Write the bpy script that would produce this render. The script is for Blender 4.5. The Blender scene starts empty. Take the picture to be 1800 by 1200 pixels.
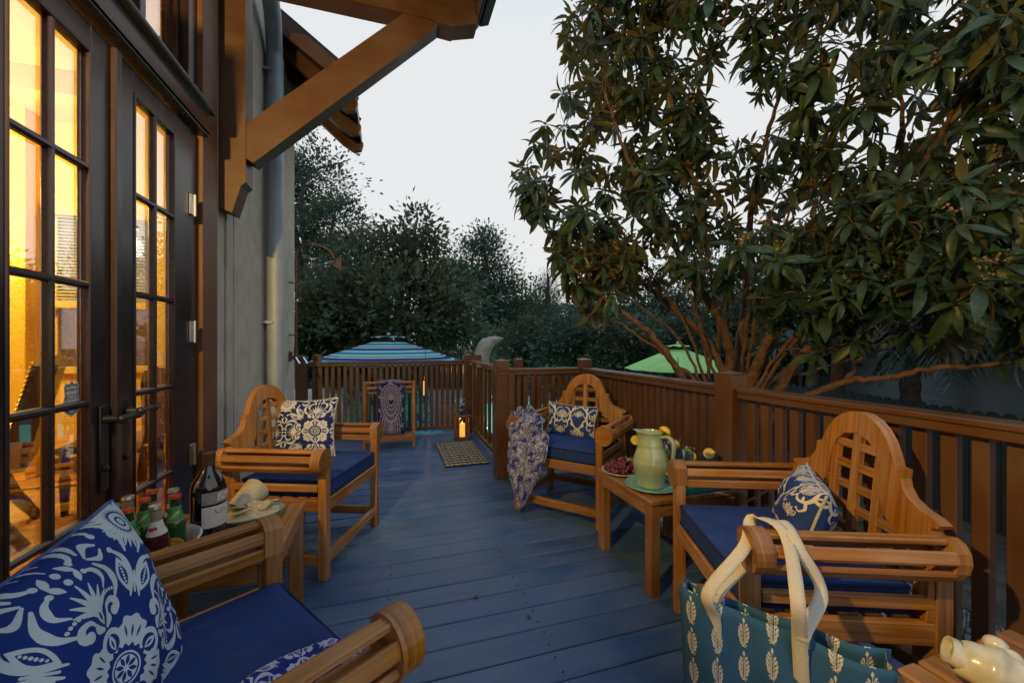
import bpy, math, random
import numpy as np
from mathutils import Vector, Matrix
random.seed(7); rng = np.random.default_rng(7)
S = bpy.context.scene
COL = S.collection
R = math.radians
YAW = R(17.0)          # the deck runs 17 degrees off the view: x = out from the house wall, y = along it, z = up
EYE = 1.185
# ---------------------------------------------------------------- camera
cd = bpy.data.cameras.new('camera'); cam = bpy.data.objects.new('camera', cd); COL.objects.link(cam)
cam.location = (0, 0, EYE); cam.rotation_euler = (math.pi/2, 0, -YAW)
cd.sensor_width = 36; cd.lens = 14.06; cd.shift_y = 1.7/1800; cd.clip_start = .02; cd.clip_end = 400
S.camera = cam
# ---------------------------------------------------------------- dusk sky
W = bpy.data.worlds.new('World'); S.world = W; W.use_nodes = True
nt = W.node_tree; nt.nodes.clear()
sky = nt.nodes.new('ShaderNodeTexSky'); sky.sky_type = 'NISHITA'; sky.sun_disc = False
sky.sun_elevation = R(4); sky.sun_rotation = R(200)
geo = nt.nodes.new('ShaderNodeTexCoord'); sep = nt.nodes.new('ShaderNodeSeparateXYZ'); nt.links.new(geo.outputs['Generated'], sep.inputs[0])
hz = nt.nodes.new('ShaderNodeValToRGB'); nt.links.new(sep.outputs[2], hz.inputs[0])       # pale veil low down, bluer towards the zenith
for i_, (p_, c_) in enumerate(((0, (.86, .855, .85)), (.60, (.845, .865, .88)), (.78, (.64, .84, 1.0)), (1, (.34, .72, 1.35)))):
    e_ = hz.color_ramp.elements[i_] if i_ < 2 else hz.color_ramp.elements.new(p_)
    e_.position = p_; e_.color = (*c_, 1)
hm = nt.nodes.new('ShaderNodeVectorMath'); hm.operation = 'SCALE'; hm.inputs['Scale'].default_value = 10.2; nt.links.new(hz.outputs[0], hm.inputs[0])
mx = nt.nodes.new('ShaderNodeMix'); mx.data_type = 'RGBA'; mx.inputs[0].default_value = .93
nt.links.new(sky.outputs[0], mx.inputs[6]); nt.links.new(hm.outputs[0], mx.inputs[7])
bg = nt.nodes.new('ShaderNodeBackground'); bg.inputs[1].default_value = .10
ow = nt.nodes.new('ShaderNodeOutputWorld')
nt.links.new(mx.outputs[2], bg.inputs[0]); nt.links.new(bg.outputs[0], ow.inputs[0])
sl = bpy.data.lights.new('sun', 'SUN'); sl.energy = .12; sl.angle = R(25); sl.color = (1, .9, .8)
so = bpy.data.objects.new('sun', sl); COL.objects.link(so); so.rotation_euler = (R(70), 0, R(-20))
S.view_settings.view_transform = 'Standard'; S.view_settings.look = 'None'
S.view_settings.exposure = 0; S.view_settings.gamma = 1; S.view_settings.use_curve_mapping = False
S.render.engine = 'CYCLES'; S.cycles.use_denoising = True
S.cycles.max_bounces = 8; S.cycles.transparent_max_bounces = 24; S.cycles.caustics_reflective = False; S.cycles.caustics_refractive = False
S.cycles.sample_clamp_indirect = 6

# ---------------------------------------------------------------- helpers
cy, sy_ = math.cos(YAW), math.sin(YAW)
def c2d(X, Y, z):                       # metres ahead / to the side of the eye -> deck axes
    return (cy*X + sy_*Y, -sy_*X + cy*Y, z)
def P(x, y, Y):                         # a spot seen in the photograph at distance Y
    return c2d((x-900)/703*Y, Y, EYE-(y-601.7)/703*Y)
def tag(o, label=None, cat=None, group=None, kind=None):
    if label: o['label'] = label
    if cat: o['category'] = cat
    if group: o['group'] = group
    if kind: o['kind'] = kind
    return o
def empty(name, loc=(0,0,0), rz=0, label=None, cat=None, group=None, kind=None, parent=None):
    o = bpy.data.objects.new(name, None); COL.objects.link(o); o.empty_display_size = .1
    o.location = loc; o.rotation_euler = (0, 0, rz)
    if parent: o.parent = parent
    return tag(o, label, cat, group, kind)
def copy_tree(o, parent=None):
    c = o.copy(); COL.objects.link(c)
    if parent: c.parent = parent
    for ch in list(o.children): copy_tree(ch, c)
    return c
def rz3(a):
    c, s = math.cos(a), math.sin(a); return np.array([[c,-s,0],[s,c,0],[0,0,1.]])
def nrm(v):
    v = np.asarray(v, float); return v/(np.linalg.norm(v)+1e-12)
def frame(d, up=(0,0,1)):               # columns: along d, side, up
    d = nrm(d); s = np.cross(np.asarray(up, float), d)
    if np.linalg.norm(s) < 1e-4: s = np.cross(np.array([0,1.,0]), d)
    s = nrm(s); return np.stack([d, s, np.cross(d, s)], 1)
class MB:
    def __init__(s): s.v=[]; s.f=[]; s.uv=[]; s.mi=[]; s.n=0
    def add(s, V, F, UV=None, mi=0):
        V = np.asarray(V, float); k = s.n; s.v.append(V); s.n += len(V)
        if UV is None: UV = V[:, :2]
        for f in F:
            s.f.append([i+k for i in f]); s.mi.append(mi)
            s.uv.extend((float(UV[i][0]), float(UV[i][1])) for i in f)
        return s
    def box(s, c, size, rot=None, ch=.003, mi=0):
        h = np.asarray(size, float)/2; ch = min(ch, h.min()*.6)
        V = []; ax_i = {}
        for sx in (-1,1):
            for sy in (-1,1):
                for sz in (-1,1):
                    sg = np.array([sx,sy,sz])
                    for a in range(3):
                        p = sg*(h-ch); p[a] = sg[a]*h[a]; ax_i[(sx,sy,sz,a)] = len(V); V.append(p)
        F = []
        def q(ids, n):
            p = [V[i] for i in ids]
            if np.dot(np.cross(p[1]-p[0], p[2]-p[0]), n) < 0: ids = ids[::-1]
            F.append(ids)
        for a in range(3):
            b, c_ = (a+1)%3, (a+2)%3
            for sg in (-1,1):
                ids = []
                for tb, tc in ((-1,-1),(1,-1),(1,1),(-1,1)):
                    k=[0,0,0]; k[a]=sg; k[b]=tb; k[c_]=tc; ids.append(ax_i[(*k,a)])
                n=np.zeros(3); n[a]=sg; q(ids,n)
            for tb in (-1,1):
                for tc in (-1,1):
                    k0=[0,0,0]; k0[a]=-1; k0[b]=tb; k0[c_]=tc; k1=list(k0); k1[a]=1
                    n=np.zeros(3); n[b]=tb; n[c_]=tc
                    q([ax_i[(*k0,b)],ax_i[(*k1,b)],ax_i[(*k1,c_)],ax_i[(*k0,c_)]], n)
        for sx in (-1,1):
            for sy in (-1,1):
                for sz in (-1,1): q([ax_i[(sx,sy,sz,a)] for a in range(3)], np.array([sx,sy,sz]))
        V = np.array(V); L = int(np.argmax(h)); o = [i for i in range(3) if i != L]
        r0, r1 = random.random()*9, random.random()*9
        UV = np.stack([V[:,L]+r0, V[:,o[0]]+.7*V[:,o[1]]+r1], 1)
        if rot is not None: V = V @ np.asarray(rot).T
        return s.add(V+np.asarray(c, float), F, UV, mi)
    def bar(s, p0, p1, w, h, up=(0,0,1), ch=.003, mi=0):
        p0 = np.asarray(p0, float); p1 = np.asarray(p1, float)
        return s.box((p0+p1)/2, (np.linalg.norm(p1-p0), w, h), frame(p1-p0, up), ch, mi)
    def tube(s, pts, r, n=8, cap=True, mi=0, closed=False):
        pts = np.asarray(pts, float); m = len(pts); r = np.broadcast_to(np.asarray(r, float), (m,))
        T = np.gradient(pts, axis=0) if not closed else np.roll(pts,-1,0)-np.roll(pts,1,0)
        T /= np.linalg.norm(T, axis=1)[:,None]+1e-12
        a = np.array([0,0,1.]) if abs(T[0][2]) < .9 else np.array([1.,0,0])
        u = nrm(np.cross(T[0], a)); V=[]; UV=[]
        L = np.concatenate([[0], np.cumsum(np.linalg.norm(np.diff(pts,axis=0),axis=1))])
        for i in range(m):
            u = nrm(u - T[i]*np.dot(u,T[i])); w = np.cross(T[i], u)
            for k in range(n):
                t = 2*math.pi*k/n; V.append(pts[i]+r[i]*(u*math.cos(t)+w*math.sin(t))); UV.append((L[i], r[i]*6.28*k/n))
        F=[]
        for i in range(m if closed else m-1):
            j=(i+1)%m
            for k in range(n): F.append([i*n+k, i*n+(k+1)%n, j*n+(k+1)%n, j*n+k])
        if cap and not closed: F += [list(range(n))[::-1], [(m-1)*n+k for k in range(n)]]
        return s.add(V, F, np.array(UV), mi)
    def lathe(s, prof, n=24, c=(0,0,0), mi=0, rot=None, sx=1, sy=1):
        V=[]; UV=[]; m=len(prof)
        for i,(r,z) in enumerate(prof):
            for k in range(n):
                t=2*math.pi*k/n; V.append((max(r,1e-4)*math.cos(t)*sx, max(r,1e-4)*math.sin(t)*sy, z)); UV.append((k/n, i/(m-1)))
        F=[[i*n+k, i*n+(k+1)%n, (i+1)*n+(k+1)%n, (i+1)*n+k] for i in range(m-1) for k in range(n)]
        V=np.array(V)
        if rot is not None: V = V@np.asarray(rot).T
        return s.add(V+np.asarray(c,float), F, np.array(UV), mi)
    def prism(s, front, back, mi=0, uv=None):  # two matching outlines
        A=np.asarray(front,float); B=np.asarray(back,float); n=len(A)
        U = np.asarray(uv if uv is not None else A[:,[0,2]], float); off=np.array([random.random()*9, random.random()*9])
        s.add(A, [list(range(n))], U+off, mi); s.add(B, [list(range(n))[::-1]], U+off, mi)
        V=[];F=[];UV=[]; L=0
        for i in range(n):
            j=(i+1)%n; d=np.linalg.norm(A[j]-A[i]); k=len(V)
            V+= [A[i],B[i],B[j],A[j]]; w=np.linalg.norm(A[i]-B[i]); UV+=[(L,0),(L,w),(L+d,w),(L+d,0)]; F.append([k,k+1,k+2,k+3]); L+=d
        return s.add(V,F,np.array(UV)+off,mi)
    def grid(s, G, UV=None, mi=0, cu=False, cv=False):
        a,b,_=G.shape; 
        if UV is None:
            uu,vv=np.meshgrid(np.linspace(0,1,a),np.linspace(0,1,b),indexing='ij'); UV=np.stack([uu,vv],-1)
        F=[[i*b+j, ((i+1)%a)*b+j, ((i+1)%a)*b+(j+1)%b, i*b+(j+1)%b] for i in range(a if cu else a-1) for j in range(b if cv else b-1)]
        return s.add(G.reshape(-1,3), F, UV.reshape(-1,2), mi)
    def ball(s, c, r, n=8, m=6, sc=(1,1,1), mi=0):
        pr=[(math.sin(math.pi*i/m)*r, -math.cos(math.pi*i/m)*r) for i in range(m+1)]
        k=s.n; s.lathe(pr, n, (0,0,0), mi); s.v[-1]=s.v[-1]*np.asarray(sc)+np.asarray(c,float); return s
    def mesh(s, name, mats, smooth=False):
        me=bpy.data.meshes.new(name)
        V=np.concatenate(s.v) if s.v else np.zeros((0,3))
        me.from_pydata(V.tolist(), [], s.f)
        ul=me.uv_layers.new(name='UVMap'); ul.data.foreach_set('uv', np.array(s.uv, np.float32).ravel())
        for m in (mats if isinstance(mats,(list,tuple)) else [mats]): me.materials.append(m)
        me.polygons.foreach_set('material_index', s.mi)
        if smooth:
            me.shade_smooth()
            if smooth is not True: me.set_sharp_from_angle(angle=R(smooth))
        me.update(); return me
    def build(s, name, mats, parent=None, smooth=False, **k):
        o=bpy.data.objects.new(name, s.mesh(name, mats, smooth)); COL.objects.link(o)
        if parent is not None: o.parent=parent
        return tag(o, **k)
def inst(src, name=None, parent=None, loc=None, rot=None, scale=None):
    o=bpy.data.objects.new(name or src.name.split('.')[0], src.data); COL.objects.link(o)
    if parent is not None: o.parent=parent
    if loc is not None: o.location=loc
    if rot is not None: o.rotation_euler=rot
    if scale is not None: o.scale=scale
    return o
def fast_mesh(name, V, F4, mats, mi=None, uv=None):   # big quad/tri soups straight from numpy (F4: n x k)
    me=bpy.data.meshes.new(name); n,k=F4.shape
    me.vertices.add(len(V)); me.vertices.foreach_set('co', np.ascontiguousarray(V,np.float32).ravel())
    me.loops.add(n*k); me.loops.foreach_set('vertex_index', np.ascontiguousarray(F4,np.int32).ravel())
    me.polygons.add(n); me.polygons.foreach_set('loop_start', np.arange(0,n*k,k,dtype=np.int32))
    try: me.polygons.foreach_set('loop_total', np.full(n,k,np.int32))
    except Exception: pass
    for m in mats: me.materials.append(m)
    if mi is not None: me.polygons.foreach_set('material_index', np.asarray(mi,np.int32))
    if uv is not None:
        ul=me.uv_layers.new(name='UVMap'); ul.data.foreach_set('uv', np.ascontiguousarray(uv,np.float32).ravel())
    me.update(calc_edges=True); me.validate(); return me
def smooth_curve(pts, n):                # Catmull-Rom
    p=np.asarray(pts,float); p=np.vstack([2*p[0]-p[1],p,2*p[-1]-p[-2]]); out=[]
    seg=len(p)-3
    for t in np.linspace(0,seg-1e-6,n):
        i=int(t); f=t-i; a,b,c,d=p[i:i+4]
        out.append(.5*((2*b)+(c-a)*f+(2*a-5*b+4*c-d)*f*f+(3*b-a-3*c+d)*f**3))
    return np.array(out)
def rounded(hx, hy, hz, r, n=10, crown=0.0):   # cushion block
    t=np.sin(np.linspace(-math.pi/2,math.pi/2,n)); faces=[]
    h=np.array([hx,hy,hz])
    for a in range(3):
        for sg in (-1,1):
            b,c=(a+1)%3,(a+2)%3
            G=np.zeros((n,n,3)); G[...,a]=sg*h[a]
            G[...,b]=(t[:,None] if sg>0 else -t[:,None])*h[b]; G[...,c]=t[None,:]*h[c]
            inner=np.clip(G,-(h-r),h-r); d=G-inner; l=np.linalg.norm(d,axis=-1,keepdims=True)
            G=inner+r*d/np.maximum(l,1e-9)
            if crown: G[...,2]+=np.sign(G[...,2])*crown*np.clip(1-(G[...,0]/hx)**2,0,1)*np.clip(1-(G[...,1]/hy)**2,0,1)*(np.abs(G[...,2])>hz*.5)
            faces.append(G)
    return faces
# ---------------------------------------------------------------- materials
def mat(name):
    m=bpy.data.materials.new(name); m.use_nodes=True; nt=m.node_tree
    b=nt.nodes['Principled BSDF']; return m,nt,b
def N(nt,t,**k):
    n=nt.nodes.new(t)
    for a,v in k.items(): setattr(n,a,v)
    return n
def ramp(nt, src, stops, interp='LINEAR'):
    r=N(nt,'ShaderNodeValToRGB'); r.color_ramp.interpolation=interp
    e=r.color_ramp.elements
    while len(e)<len(stops): e.new(.5)
    for i,(p,c) in enumerate(stops):
        e[i].position=p; e[i].color=(*c,1) if len(c)==3 else c
    nt.links.new(src, r.inputs[0]); return r
def bump(nt, src, b, strength=.2, dist=.002):
    n=N(nt,'ShaderNodeBump'); n.inputs['Strength'].default_value=strength; n.inputs['Distance'].default_value=dist
    nt.links.new(src,n.inputs['Height']); nt.links.new(n.outputs[0], b.inputs['Normal'])
def plain(name, c, rough=.6, metal=0, var=.15, scale=8, bmp=.1, coat=0, spec=.5):
    m,nt,b=mat(name); b.inputs['Roughness'].default_value=rough; b.inputs['Metallic'].default_value=metal
    b.inputs['Specular IOR Level'].default_value=spec
    if coat: b.inputs['Coat Weight'].default_value=coat; b.inputs['Coat Roughness'].default_value=.08
    tc=N(nt,'ShaderNodeTexCoord'); no=N(nt,'ShaderNodeTexNoise'); no.inputs['Scale'].default_value=scale; no.inputs['Detail'].default_value=5
    nt.links.new(tc.outputs['Object'],no.inputs[0])
    r=ramp(nt,no.outputs[0],[(.3,tuple(x*(1-var) for x in c)),(.7,tuple(min(x*(1+var),1) for x in c))])
    nt.links.new(r.outputs[0],b.inputs['Base Color'])
    if bmp: bump(nt,no.outputs[0],b,bmp,.004)
    return m
def wood(name, dark, light, rough=.5, fine=60, bmp=.15, tint=.25):
    m,nt,b=mat(name); b.inputs['Roughness'].default_value=rough
    uv=N(nt,'ShaderNodeUVMap'); mp=N(nt,'ShaderNodeMapping'); mp.inputs['Scale'].default_value=(2.2,fine,1)
    oi=N(nt,'ShaderNodeObjectInfo'); add=N(nt,'ShaderNodeVectorMath',operation='ADD')
    sc=N(nt,'ShaderNodeVectorMath',operation='SCALE'); sc.inputs[0].default_value=(13,7,0); nt.links.new(oi.outputs['Random'],sc.inputs['Scale'])
    nt.links.new(uv.outputs[0],add.inputs[0]); nt.links.new(sc.outputs[0],add.inputs[1]); nt.links.new(add.outputs[0],mp.inputs[0])
    no=N(nt,'ShaderNodeTexNoise'); no.inputs['Scale'].default_value=1; no.inputs['Detail'].default_value=6; no.inputs['Roughness'].default_value=.65; no.inputs['Distortion'].default_value=.6
    nt.links.new(mp.outputs[0],no.inputs[0])
    n2=N(nt,'ShaderNodeTexNoise'); n2.inputs['Scale'].default_value=4; n2.inputs['Detail'].default_value=3; nt.links.new(add.outputs[0],n2.inputs[0])
    r=ramp(nt,no.outputs[0],[(.28,dark),(.5,tuple((a+c)/2 for a,c in zip(dark,light))),(.72,light)])
    hs=N(nt,'ShaderNodeHueSaturation'); nt.links.new(r.outputs[0],hs.inputs['Color'])
    ma=N(nt,'ShaderNodeMath',operation='MULTIPLY_ADD'); ma.inputs[1].default_value=tint; ma.inputs[2].default_value=1-tint/2; nt.links.new(oi.outputs['Random'],ma.inputs[0])
    mb=N(nt,'ShaderNodeMath',operation='MULTIPLY_ADD'); mb.inputs[1].default_value=.5; mb.inputs[2].default_value=.75; nt.links.new(n2.outputs[0],mb.inputs[0])
    mm=N(nt,'ShaderNodeMath',operation='MULTIPLY'); nt.links.new(ma.outputs[0],mm.inputs[0]); nt.links.new(mb.outputs[0],mm.inputs[1]); nt.links.new(mm.outputs[0],hs.inputs['Value'])
    ms_=N(nt,'ShaderNodeMath',operation='MULTIPLY_ADD'); ms_.inputs[1].default_value=-.75; ms_.inputs[2].default_value=1.38; nt.links.new(n2.outputs[0],ms_.inputs[0]); nt.links.new(ms_.outputs[0],hs.inputs['Saturation'])
    nt.links.new(hs.outputs[0],b.inputs['Base Color']); bump(nt,no.outputs[0],b,bmp,.0015)
    rr=ramp(nt,n2.outputs[0],[(.3,(rough*.8,)*3),(.7,(min(1,rough*1.25),)*3)]); nt.links.new(rr.outputs[0],b.inputs['Roughness'])
    return m
def emit(name, c, s):
    m,nt,b=mat(name); b.inputs['Base Color'].default_value=(*c,1); b.inputs['Emission Color'].default_value=(*c,1); b.inputs['Emission Strength'].default_value=s; return m
def glass(name, ior=1.9, tint=(1,1,1), rough=0, gain=1.0):   # pane: see-through, mirror-like at grazing angles, lets light by
    m=bpy.data.materials.new(name); m.use_nodes=True; nt=m.node_tree; nt.nodes.clear()
    o=N(nt,'ShaderNodeOutputMaterial'); mix=N(nt,'ShaderNodeMixShader'); t=N(nt,'ShaderNodeBsdfTransparent'); g=N(nt,'ShaderNodeBsdfGlossy'); f=N(nt,'ShaderNodeFresnel')
    t.inputs[0].default_value=(*tint,1); g.inputs['Roughness'].default_value=rough; nt.nodes.remove(f)
    ge=N(nt,'ShaderNodeNewGeometry'); dt=N(nt,'ShaderNodeVectorMath',operation='DOT_PRODUCT'); nt.links.new(ge.outputs['Normal'],dt.inputs[0]); nt.links.new(ge.outputs['Incoming'],dt.inputs[1])
    ab=N(nt,'ShaderNodeMath',operation='ABSOLUTE'); nt.links.new(dt.outputs['Value'],ab.inputs[0])
    om=N(nt,'ShaderNodeMath',operation='SUBTRACT'); om.inputs[0].default_value=1; nt.links.new(ab.outputs[0],om.inputs[1])
    pw=N(nt,'ShaderNodeMath',operation='POWER'); pw.inputs[1].default_value=5; nt.links.new(om.outputs[0],pw.inputs[0])
    f0=((ior-1)/(ior+1))**2; fs=N(nt,'ShaderNodeMath',operation='MULTIPLY_ADD'); fs.inputs[1].default_value=1-f0; fs.inputs[2].default_value=f0; nt.links.new(pw.outputs[0],fs.inputs[0])
    mu=N(nt,'ShaderNodeMath',operation='MULTIPLY'); mu.inputs[1].default_value=gain; mu.use_clamp=True
    nt.links.new(fs.outputs[0],mu.inputs[0]); nt.links.new(mu.outputs[0],mix.inputs[0]); nt.links.new(t.outputs[0],mix.inputs[1]); nt.links.new(g.outputs[0],mix.inputs[2]); nt.links.new(mix.outputs[0],o.inputs[0]); return m
def foliage(name, top, under, rough=.45, trans=.15, vscale=1.2):
    m,nt,b=mat(name); b.inputs['Roughness'].default_value=rough
    tc=N(nt,'ShaderNodeTexCoord'); no=N(nt,'ShaderNodeTexNoise'); no.inputs['Scale'].default_value=vscale; no.inputs['Detail'].default_value=4; nt.links.new(tc.outputs['Object'],no.inputs[0])
    n2=N(nt,'ShaderNodeTexNoise'); n2.inputs['Scale'].default_value=vscale*9; nt.links.new(tc.outputs['Object'],n2.inputs[0])
    a=N(nt,'ShaderNodeMath',operation='ADD'); nt.links.new(no.outputs[0],a.inputs[0]); nt.links.new(n2.outputs[0],a.inputs[1])
    h=N(nt,'ShaderNodeMath',operation='MULTIPLY'); h.inputs[1].default_value=.5; nt.links.new(a.outputs[0],h.inputs[0])
    r=ramp(nt,h.outputs[0],[(.36,tuple(x*.55 for x in top)),(.5,top),(.62,tuple(x*1.55 for x in top)),(.72,(top[0]*3.0,top[1]*2.0,top[2]*1.3))])
    ge=N(nt,'ShaderNodeNewGeometry'); mx=N(nt,'ShaderNodeMix',data_type='RGBA'); mx.inputs[7].default_value=(*under,1)
    nt.links.new(ge.outputs['Backfacing'],mx.inputs[0]); nt.links.new(r.outputs[0],mx.inputs[6]); nt.links.new(mx.outputs[2],b.inputs['Base Color'])
    if trans:
        o=nt.nodes['Material Output']; tr=N(nt,'ShaderNodeBsdfTranslucent'); mix=N(nt,'ShaderNodeMixShader'); mix.inputs[0].default_value=trans
        nt.links.new(mx.outputs[2],tr.inputs[0]); nt.links.new(b.outputs[0],mix.inputs[1]); nt.links.new(tr.outputs[0],mix.inputs[2]); nt.links.new(mix.outputs[0],o.inputs[0])
    return m
def print_mat(name, img, stops, rough=.85, rep=(1,1), off=(0,0), weave=900, interp='LINEAR', rot=0):
    m,nt,b=mat(name); b.inputs['Roughness'].default_value=rough; b.inputs['Specular IOR Level'].default_value=.2
    uv=N(nt,'ShaderNodeUVMap'); mp=N(nt,'ShaderNodeMapping'); mp.inputs['Scale'].default_value=(*rep,1); mp.inputs['Location'].default_value=(*off,0); mp.inputs['Rotation'].default_value=(0,0,rot)
    ti=N(nt,'ShaderNodeTexImage'); ti.image=img; ti.interpolation='Cubic'
    nt.links.new(uv.outputs[0],mp.inputs[0]); nt.links.new(mp.outputs[0],ti.inputs[0])
    r=ramp(nt,ti.outputs[0],stops,interp)
    no=N(nt,'ShaderNodeTexNoise'); no.inputs['Scale'].default_value=weave; tc=N(nt,'ShaderNodeTexCoord'); nt.links.new(tc.outputs['Object'],no.inputs[0])
    n2=N(nt,'ShaderNodeTexNoise'); n2.inputs['Scale'].default_value=14; nt.links.new(tc.outputs['Object'],n2.inputs[0])
    hs=N(nt,'ShaderNodeHueSaturation'); ma=N(nt,'ShaderNodeMath',operation='MULTIPLY_ADD'); ma.inputs[1].default_value=.4; ma.inputs[2].default_value=.8
    nt.links.new(n2.outputs[0],ma.inputs[0]); nt.links.new(ma.outputs[0],hs.inputs['Value']); nt.links.new(r.outputs[0],hs.inputs['Color']); nt.links.new(hs.outputs[0],b.inputs['Base Color'])
    bump(nt,no.outputs[0],b,.25,.001); return m

TEAK=wood('teak',(.17,.064,.018),(.48,.228,.066),.48,70,.2,.5)
TEAK2=wood('teak_table',(.18,.074,.025),(.44,.215,.075),.46,55,.2,.5)
DECK=wood('deck_paint',(.048,.096,.195),(.078,.138,.262),.42,26,.25,.2)
RAIL=wood('railing_paint',(.092,.041,.018),(.126,.058,.026),.38,22,.1,.12)
TIMBER=wood('bracket_timber',(.085,.038,.018),(.115,.053,.025),.5,14,.12,.1)
CASING=wood('casing_timber',(.13,.055,.024),(.18,.08,.035),.5,14,.12,.1)
ESPRESSO=wood('door_paint',(.022,.0125,.0135),(.03,.018,.019),.28,10,.05,.1)
STUCCO=plain('stucco',(.50,.455,.37),.9,0,.14,7,.7)
GALV=plain('galvanised',(.36,.42,.48),.6,.35,.15,5,.05)
IRON=plain('dark_bronze',(.03,.03,.035),.4,.6,.2,20,.1)
STEEL=plain('satin_steel',(.55,.54,.5),.3,1,.1,20,.05)
CHROME=plain('bright_nickel',(.75,.75,.74),.15,1,.05,10,0)
COPPER=plain('aged_copper',(.16,.085,.055),.5,.6,.3,14,.2)
NAVY=plain('navy_canvas',(.022,.050,.185),.85,0,.16,13,.55,spec=.2)
PIPING=plain('navy_piping',(.012,.022,.075),.8,0,.1,30,.1,spec=.2)
CREAMTRIM=plain('cream_trim',(.55,.52,.44),.85,0,.25,120,.3)
BLUETRIM=plain('blue_trim',(.05,.09,.3),.85,0,.5,90,.3)
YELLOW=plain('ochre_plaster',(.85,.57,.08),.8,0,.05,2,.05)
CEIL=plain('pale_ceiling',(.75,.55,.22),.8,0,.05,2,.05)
OAK=wood('oak_floor',(.40,.19,.05),(.62,.33,.10),.3,14,.05,.2)
LEATHER=plain('brown_leather',(.045,.026,.017),.35,0,.25,16,.25)
WALNUT=wood('dark_walnut',(.03,.013,.006),(.07,.03,.013),.3,30,.05,.2)
BRASS=plain('brass',(.8,.55,.2),.25,1,.05,10,0)
WHITEP=plain('white_enamel',(.72,.73,.74),.25,0,.04,6,.02,coat=.5)
GREENGLASS=plain('green_glass',(.012,.07,.018),.08,0,.2,6,0,coat=1)
CLEARBEER=plain('amber_red_glass',(.06,.010,.014),.08,0,.2,6,0,coat=1)
PALEGLASS=plain('pale_glass_neck',(.30,.24,.18),.1,0,.2,20,0,coat=1)
WINEGLASS=plain('black_wine_glass',(.006,.004,.006),.06,0,.2,6,0,coat=1)
CAPRED=plain('red_crown_cap',(.55,.07,.02),.35,.2,.15,60,0)
CAPSIL=plain('silver_crown_cap',(.6,.6,.58),.3,.8,.1,60,0)
LABELW=plain('white_paper',(.66,.63,.6),.6,0,.06,50,0)
LABELG=plain('grey_paper',(.30,.27,.25),.6,0,.2,60,0)
LGREEN=plain('green_paper',(.03,.30,.12),.5,0,.25,60,0)
LYEL=plain('lime_yellow_paper',(.50,.48,.03),.5,0,.2,60,0)
LORANGE=plain('orange_paper',(.65,.15,.02),.5,0,.25,60,0)
LRED=plain('red_paper',(.45,.03,.02),.5,0,.3,80,0)
INK=plain('ink',(.07,.06,.11),.6,0,.1,50,0)
INKG=plain('green_ink',(.03,.16,.12),.6,0,.1,50,0)
SHELL=plain('cream_shell',(.60,.56,.43),.3,0,.22,16,.15,coat=.5)
SHELLIN=plain('shell_inside',(.30,.22,.16),.35,0,.2,16,0)
STONEW=plain('ribbed_stoneware',(.50,.44,.32),.6,0,.18,20,.25)
AQUA=plain('aqua_glaze',(.22,.50,.47),.18,0,.15,12,0,coat=.8)
TEAL=plain('teal_tray',(.03,.36,.33),.3,0,.15,12,0,coat=.3)
CELADON=plain('celadon_glaze',(.37,.45,.27),.16,0,.12,9,.04,coat=.9)
CREAMPL=plain('cream_plate',(.56,.57,.38),.2,0,.05,9,0,coat=.6)
GRAPE=plain('red_grape',(.13,.018,.030),.3,0,.6,40,0)
GSTEM=plain('grape_stem',(.42,.32,.10),.7,0,.2,40,.1)
LEMON=plain('lemon_rind',(.80,.50,.02),.4,0,.1,60,.15)
LPULP=plain('lemon_flesh',(.78,.66,.22),.4,0,.15,90,.1)
WATERG=glass('tumbler_glass',1.9,(.82,.90,.94),0,1.6)
PANE=glass('window_glass',2.1,(1,1,1),0,2.75)
LGLASS=glass('lantern_glass',1.4,(1,1,1),0,1)
DIP=plain('creamy_dip',(.62,.50,.30),.6,0,.2,40,.9)
CRACK=plain('cracker',(.58,.46,.28),.8,0,.25,60,.4)
MATD=plain('black_rope',(.03,.03,.035),.95,0,.3,200,.5)
MATL=plain('cream_rope',(.42,.37,.29),.95,0,.25,200,.5)
STRAP=plain('canvas_strap',(.60,.53,.41),.95,0,.07,260,.5)
LIME=plain('lime_canvas',(.34,.62,.18),.8,0,.08,6,.05)
WHITECAN=plain('white_canvas',(.6,.6,.56),.8,0,.1,10,.1)
POOLP=plain('pool_plaster',(.30,.72,.66),.6,0,.06,3,0)
PTILE=plain('pool_tile',(.03,.07,.16),.3,0,.4,30,.1)
COPING=plain('stone_coping',(.12,.125,.135),.8,0,.2,6,.3)
MULCH=plain('mulch',(.05,.042,.034),.95,0,.6,9,.8)
PAVER=plain('grey_paver',(.24,.24,.25),.85,0,.3,9,.5)
BARK=plain('loquat_bark',(.155,.080,.040),.85,0,.5,26,.9)
BARKD=plain('dark_bark',(.09,.075,.06),.9,0,.4,14,.8)
DRIFT=wood('grey_driftwood',(.22,.21,.19),(.42,.41,.38),.85,20,.6,.1)
FENCE=plain('black_fence',(.012,.016,.02),.7,0,.3,10,.2)
PALEWALL=plain('pale_clapboard',(.52,.67,.78),.8,0,.05,2,.1)
SHINGLE=plain('grey_shingle',(.11,.105,.105),.9,0,.4,24,.6)
METROOF=plain('metal_roof',(.035,.045,.055),.4,.4,.15,6,.05)
LOQ=foliage('loquat_leaf',(.042,.082,.030),(.125,.112,.036),.42,.30,2.6)
OAKL=foliage('oak_leaf',(.060,.112,.075),(.07,.11,.075),.5,.4,.8)
BAYL=foliage('bay_leaf',(.056,.10,.06),(.095,.11,.055),.5,.35,.7)
PINEL=foliage('pine_needle',(.05,.095,.05),(.05,.08,.045),.6,.15,.9)
PALML=foliage('palm_leaf',(.034,.066,.046),(.05,.07,.048),.4,.15,1)
SAGO=foliage('sago_leaf',(.02,.055,.022),(.03,.05,.02),.4,.1,1)
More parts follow.
